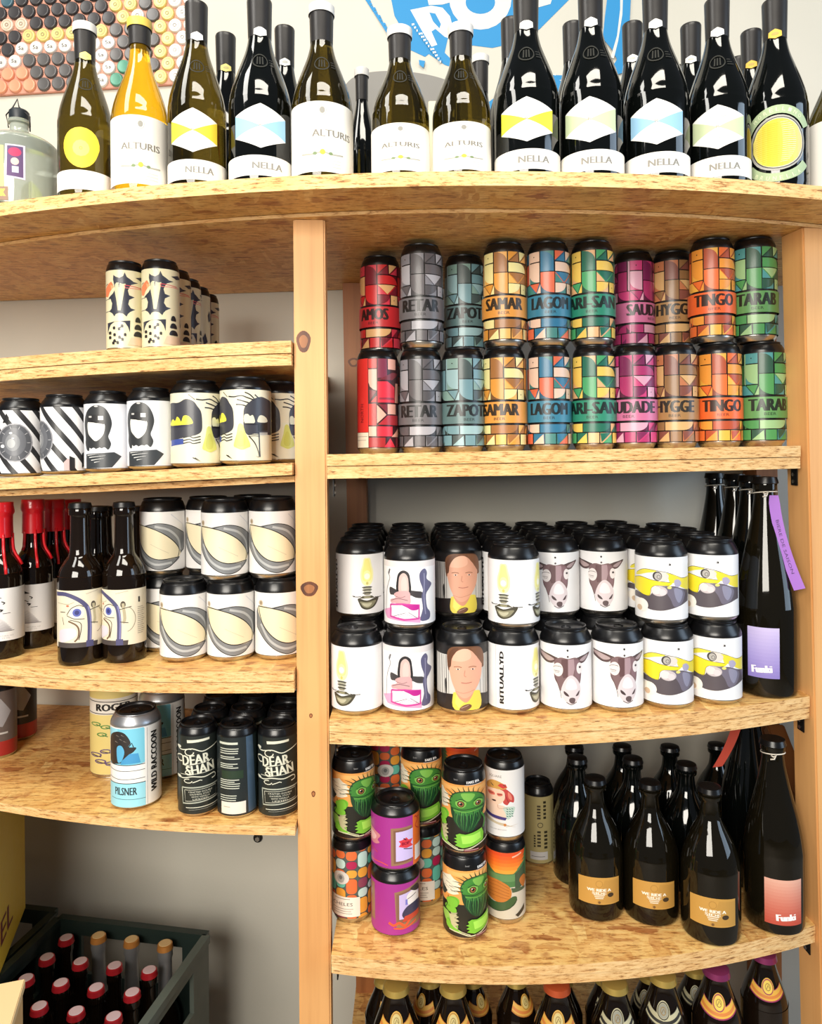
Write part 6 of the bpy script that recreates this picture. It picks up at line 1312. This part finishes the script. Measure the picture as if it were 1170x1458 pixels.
pan = empty('bottle_cap_panel', (px0, py0, zb0), yaw, 'panel of colourful bottle caps in rows on the white wall, upper left', 'panel')
link('backing_board', box_mesh('backing_board', .545, .006, .20, .001), pan, mat('red_brown_board', (196, 140, 120), .6), (.2725, -.0035, 0))
ring_art = Art(); 
def cap_color(px, py, r, c):
    if px > 244: return 'white'
    if px > 222: return 'yellow'
    if px > 204: return 'char'
    if 190 < px <= 204 and py < 30: return 'white'
    if px > 165 and px <= 190 and py < 30: return 'yellow'
    if px > 165: return 'char' if py < 95 else 'green'
    b1 = 64 - (px - 31) * .17; b2 = 85 - (px - 15) * .18
    if py > b2 + 9:
        if px > 135: return 'white'
        if py > 104: return 'orange' if px < 50 else 'char'
        return 'char' if px > 45 else 'dark'
    if py > b2 - 9: return 'white'
    if py > b1 - 8: return 'yellow' if px > 20 else 'dark'
    if py < 9: return 'teal' if px < 20 else 'dark'
    if 25 < py < 42 and px < 42: return 'cream'
    return 'dark'
five = Art(); five.text('5a', 0, 0, .011, .007, (50, 48, 50))
five_me = flat_art_mesh('cap_print', five, lambda a, b: (a, -.0053, b), (0, -1, 0))
star = Art(); star.set(None, None, 0, 0); star.ring(0, 0, .0085, .0085, .0008, (150, 140, 110), 14); star.ring(0, 0, .003, .003, .0012, (120, 112, 90), 8)
star_me = flat_art_mesh('cap_print', star, lambda a, b: (a, -.0053, b), (0, -1, 0))
for r in range(8):
    for c in range(19):
        u = .014 + c * .0288 + (.0144 if r % 2 else 0); v = .0145 + r * .0232
        if u > .533: continue
        X, Y, Z = px0 + u * ux, py0 + u * uy, zb0 + v
        uu = X * ca - (Z - EYE) * sa; vv = X * sa + (Z - EYE) * ca; px, py = CX + uu / Y * F, CY - vv / Y * F
        k = cap_color(px, py, r, c)
        o = link('crown_cap', CMS[k], pan, None, (u, -.0065, v)); o.rotation_euler = (0, random.uniform(-.3, .3), 0)
        if k == 'white' and px < 160: link('cap_print', five_me, o, MATS['printed_paper'])
        elif k in ('yellow', 'cream', 'white'): link('cap_print', star_me, o, MATS['printed_paper'])

# ------------------------------------------------------------------ crates at the lower left
GRC = mat('dark_green_crate_plastic', (34, 46, 42), .4); GRO = mat('grey_green_crate_plastic', (92, 100, 92), .5); YLC = mat('yellow_crate_plastic', (236, 200, 62), .45)
def crate(name, label, cx, cy, z, w_, d_, h, yaw, m, mo=None, hole=True):
    t = empty(name, (cx, cy, z), yaw, label, 'crate'); th = .007
    link('crate_floor', box_mesh('crate_floor', w_ - .004, d_ - .004, .008, .001), t, m)
    def wall(nm, L, ax, sgn, mm):
        # wall in local x-z with a hand hole, thickness th
        hw, hz0, hz1 = L * .34, h - .085, h - .022
        xs = [-L / 2, -hw, hw, L / 2]; zs = [0, hz0, hz1, h]; bm = bmesh.new()
        V = {}
        for a in range(4):
            for b in range(4):
                for c_ in (0, 1): V[a, b, c_] = bm.verts.new((xs[a], (c_ - .5) * th, zs[b]))
        for a in range(3):
            for b in range(3):
                if (a, b) == (1, 1): continue
                for c_ in (0, 1): bm.faces.new((V[a, b, c_], V[a + 1, b, c_], V[a + 1, b + 1, c_], V[a, b + 1, c_]))
        for a in range(3):
            for b in (0, 3): bm.faces.new((V[a, b, 0], V[a + 1, b, 0], V[a + 1, b, 1], V[a, b, 1]))
            for b in (1, 2):
                if a == 1: bm.faces.new((V[a, b, 0], V[a + 1, b, 0], V[a + 1, b, 1], V[a, b, 1]))
        for b in range(3):
            for a in (0, 3): bm.faces.new((V[a, b, 0], V[a, b + 1, 0], V[a, b + 1, 1], V[a, b, 1]))
            for a in (1, 2):
                if b == 1: bm.faces.new((V[a, b, 0], V[a, b + 1, 0], V[a, b + 1, 1], V[a, b, 1]))
        bmesh.ops.recalc_face_normals(bm, faces=bm.faces[:])
        # rolled rim
        r = bmesh.ops.create_cube(bm, size=1)['verts']
        for v in r: v.co = Vector((v.co.x * L, v.co.y * .013, v.co.z * .012 + h - .002))
        if ax == 'y': bmesh.ops.rotate(bm, verts=bm.verts[:], matrix=Matrix.Rotation(pi / 2, 3, 'Z')); bmesh.ops.translate(bm, verts=bm.verts[:], vec=(sgn * w_ / 2, 0, 0))
        else: bmesh.ops.translate(bm, verts=bm.verts[:], vec=(0, sgn * d_ / 2, 0))
        link(nm, bm_mesh(bm, nm), t, mm)
    wall('crate_side', w_, 'x', 1, m); wall('crate_side', w_, 'x', -1, m); wall('crate_side', d_ - .008, 'y', 1, mo or m); wall('crate_side', d_ - .008, 'y', -1, m)
    return t
# geometry of the front crate: rim back-right corner at pixel (300,1327), back-left (84,1303)
dcr = 1.20
c1 = W(299, 1327, dcr); zrim = c1.z; c0_d = (EYE - zrim) * F / (1303 - 655); c0_ = W(84, 1303, c0_d)
bdir = Vector((c1.x - c0_.x, c1.y - c0_.y)); bw = bdir.length; bdir.normalize(); fd = Vector((bdir.y, -bdir.x))
yawc = atan2(bdir.y, bdir.x); cd_ = .335; hc = .265
cc = Vector((c1.x, c1.y)) - bdir * bw / 2 + fd * cd_ / 2
CZ = zrim - hc - .004
crate('bottle_crate', 'dark green crate of red and white capped bottles, in front at lower left', cc.x, cc.y, CZ, bw - .006, cd_ - .006, hc, yawc, GRC, GRO)
CAPR = mat('red_cap_skirt', (186, 34, 44), .35, .2); CAPW = mat('white_cap_print', (226, 196, 200), .4); CAPG = mat('orange_gold_cap', (206, 140, 70), .35, .4); FOIL = mat('pale_neck_foil', (150, 150, 152), .4, .5)
ZC = EYE - .815
caps = [(94, 1334, 0), (146, 1332, 1), (203, 1341, 1), (258, 1347, 1), (61, 1360, 0), (119, 1366, 0), (178, 1373, 0), (235, 1384, 0), (37, 1384, 0), (96, 1395, 0), (146, 1405, 0), (213, 1412, 0), (6, 1409, 0), (67, 1421, 0), (128, 1433, 0), (185, 1444, 0), (34, 1451, 0)]
ordn = ('back row, first from left', 'back row, second', 'back row, third', 'back row, fourth at right', 'second row, first from left', 'second row, second', 'second row, third', 'second row, fourth at right', 'third row, first from left', 'third row, second', 'third row, third', 'third row, fourth at right', 'fourth row, first', 'fourth row, second', 'fourth row, third', 'fourth row, fourth at right', 'front row, beside the cardboard corner')
zfl = CZ + .0085; used = []
for i, (cx, cy, kd) in enumerate(caps):
    r, c = (i // 4, i % 4) if i < 16 else (4, 1)
    o2 = Vector((c1.x, c1.y)) - bdir * (bw - .0375 - .0583 * c) + fd * (.034 + .0475 * r) 
    H = (EYE - .812) - zfl if not kd else (EYE - .802) - zfl
    t = bottle('longneck', .0225, .246 if not kd else .256, o2.x, o2.y, zfl, GL_BEER, ('bottle with red and white cap in the green crate, ' if not kd else 'silver-necked bottle with orange cap in the green crate, ') + ordn[i], name='beer_bottle')
    Hh = .246 if not kd else .256
    R = .0225
    link('crown_cap', cmesh(('crc', kd), lambda: lathe('crown_cap', [(R * .50, Hh * .972), (R * .56, Hh * .975), (R * .50, Hh + .0012), (R * .40, Hh + .0022), (0, Hh + .0024)])), t, CAPR if not kd else CAPG)
    link('cap_print', cmesh(('crp', kd), lambda: lathe('cap_print', [(R * .43, Hh + .0022), (R * .40, Hh + .0027), (0, Hh + .0029)])), t, CAPW if not kd else mat('cream_cap_print', (222, 186, 130), .4))
    if kd: neck_foil(t, 'longneck', R, Hh, .66, FOIL, q1=.93, nm='neck_foil_wrap', grow=.0006)
# rear green crate and the yellow crate on it, at the left edge
cr2 = cc - bdir * (bw + .012) ; crate('bottle_crate', 'dark crate under the yellow one at the left edge', cr2.x, cr2.y + .02, CZ - .004, bw - .006, cd_ - .006, hc, yawc, GRC)
for k, (a_, b_) in enumerate(((.035, .05), (.035, .12), (.09, .05))):
    o2 = Vector((cr2.x, cr2.y + .02)) + bdir * (bw / 2 - a_) - fd * (cd_ / 2 - b_)
    t = bottle('longneck', .0265, .21, o2.x, o2.y, CZ + .005, GL_BEER, 'dark bottle with gold cap in the crate beside the yellow crate, number %s from its corner' % ('one', 'two', 'three')[k], name='beer_bottle')
    t['label'] = ('gold-capped bottle in the left dark crate, at its back right corner', 'gold-capped bottle in the left dark crate, nearer along its right side', 'gold-capped bottle in the left dark crate, hidden under the yellow crate')[k]
    link('crown_cap', cmesh(('crg',), lambda: lathe('crown_cap', [(.0132, .204), (.0148, .2047), (.0132, .2112), (0, .2122)])), t, GOLD)
yr = W(50, 1330, 1.18)
yt_ = empty('yellow_crate', (0, 0, 0), 0, 'yellow plastic crate with dark red letters at the left edge', 'crate')
zy0 = CZ + hc + .006; 
ey = W(48, 1250, 1.21); y_w, y_d, y_h = .30, .34, .272
yawy = .28
yt_.location = (ey.x - cos(yawy) * y_w / 2 + sin(yawy) * 0, 1.21 - y_d / 2 + .02, zy0); yt_.rotation_euler = (0, 0, yawy)
for nm, sx, sy, lx, ly in (('crate_side', .008, y_d, y_w / 2, 0), ('crate_side', .008, y_d, -y_w / 2, 0), ('crate_side', y_w - .008, .008, 0, y_d / 2 - .004), ('crate_side', y_w - .008, .008, 0, -y_d / 2 + .004)):
    link(nm, box_mesh(nm, sx, sy, y_h, .0015), yt_, YLC, (lx, ly, 0))
link('crate_rim', box_mesh('crate_rim', .014, y_d, .012, .002), yt_, YLC, (y_w / 2 + .003, 0, y_h - .012)); link('crate_floor', box_mesh('crate_floor', y_w - .01, y_d - .01, .008, .001), yt_, YLC)
ya = Art(); ya.text('EL', .062, 0, .072, .036, (120, 34, 40), bold=.0012)
link('lettering', flat_art_mesh('lettering', ya, lambda a, b: (y_w / 2 + .0042, a - .02, .055 + b), (1, 0, 0)), yt_, MATS['printed_paper'])
# cardboard corner at the bottom left
cb = W(2, 1440, .75); t = empty('cardboard_box', (cb.x - .088, .72, 0), .30, 'corner of a tan cardboard box with clear wrap at the bottom left', 'box')
CARD = mat('tan_cardboard', (206, 170, 116), .7); ht = W(10, 1418, .79).z
link('box_body', box_mesh('box_body', .20, .14, ht - .012, .002), t, CARD); link('box_flap', box_mesh('box_flap', .204, .144, .010, .001), t, mat('pale_cardboard', (228, 200, 150), .6), (0, 0, ht - .0118))
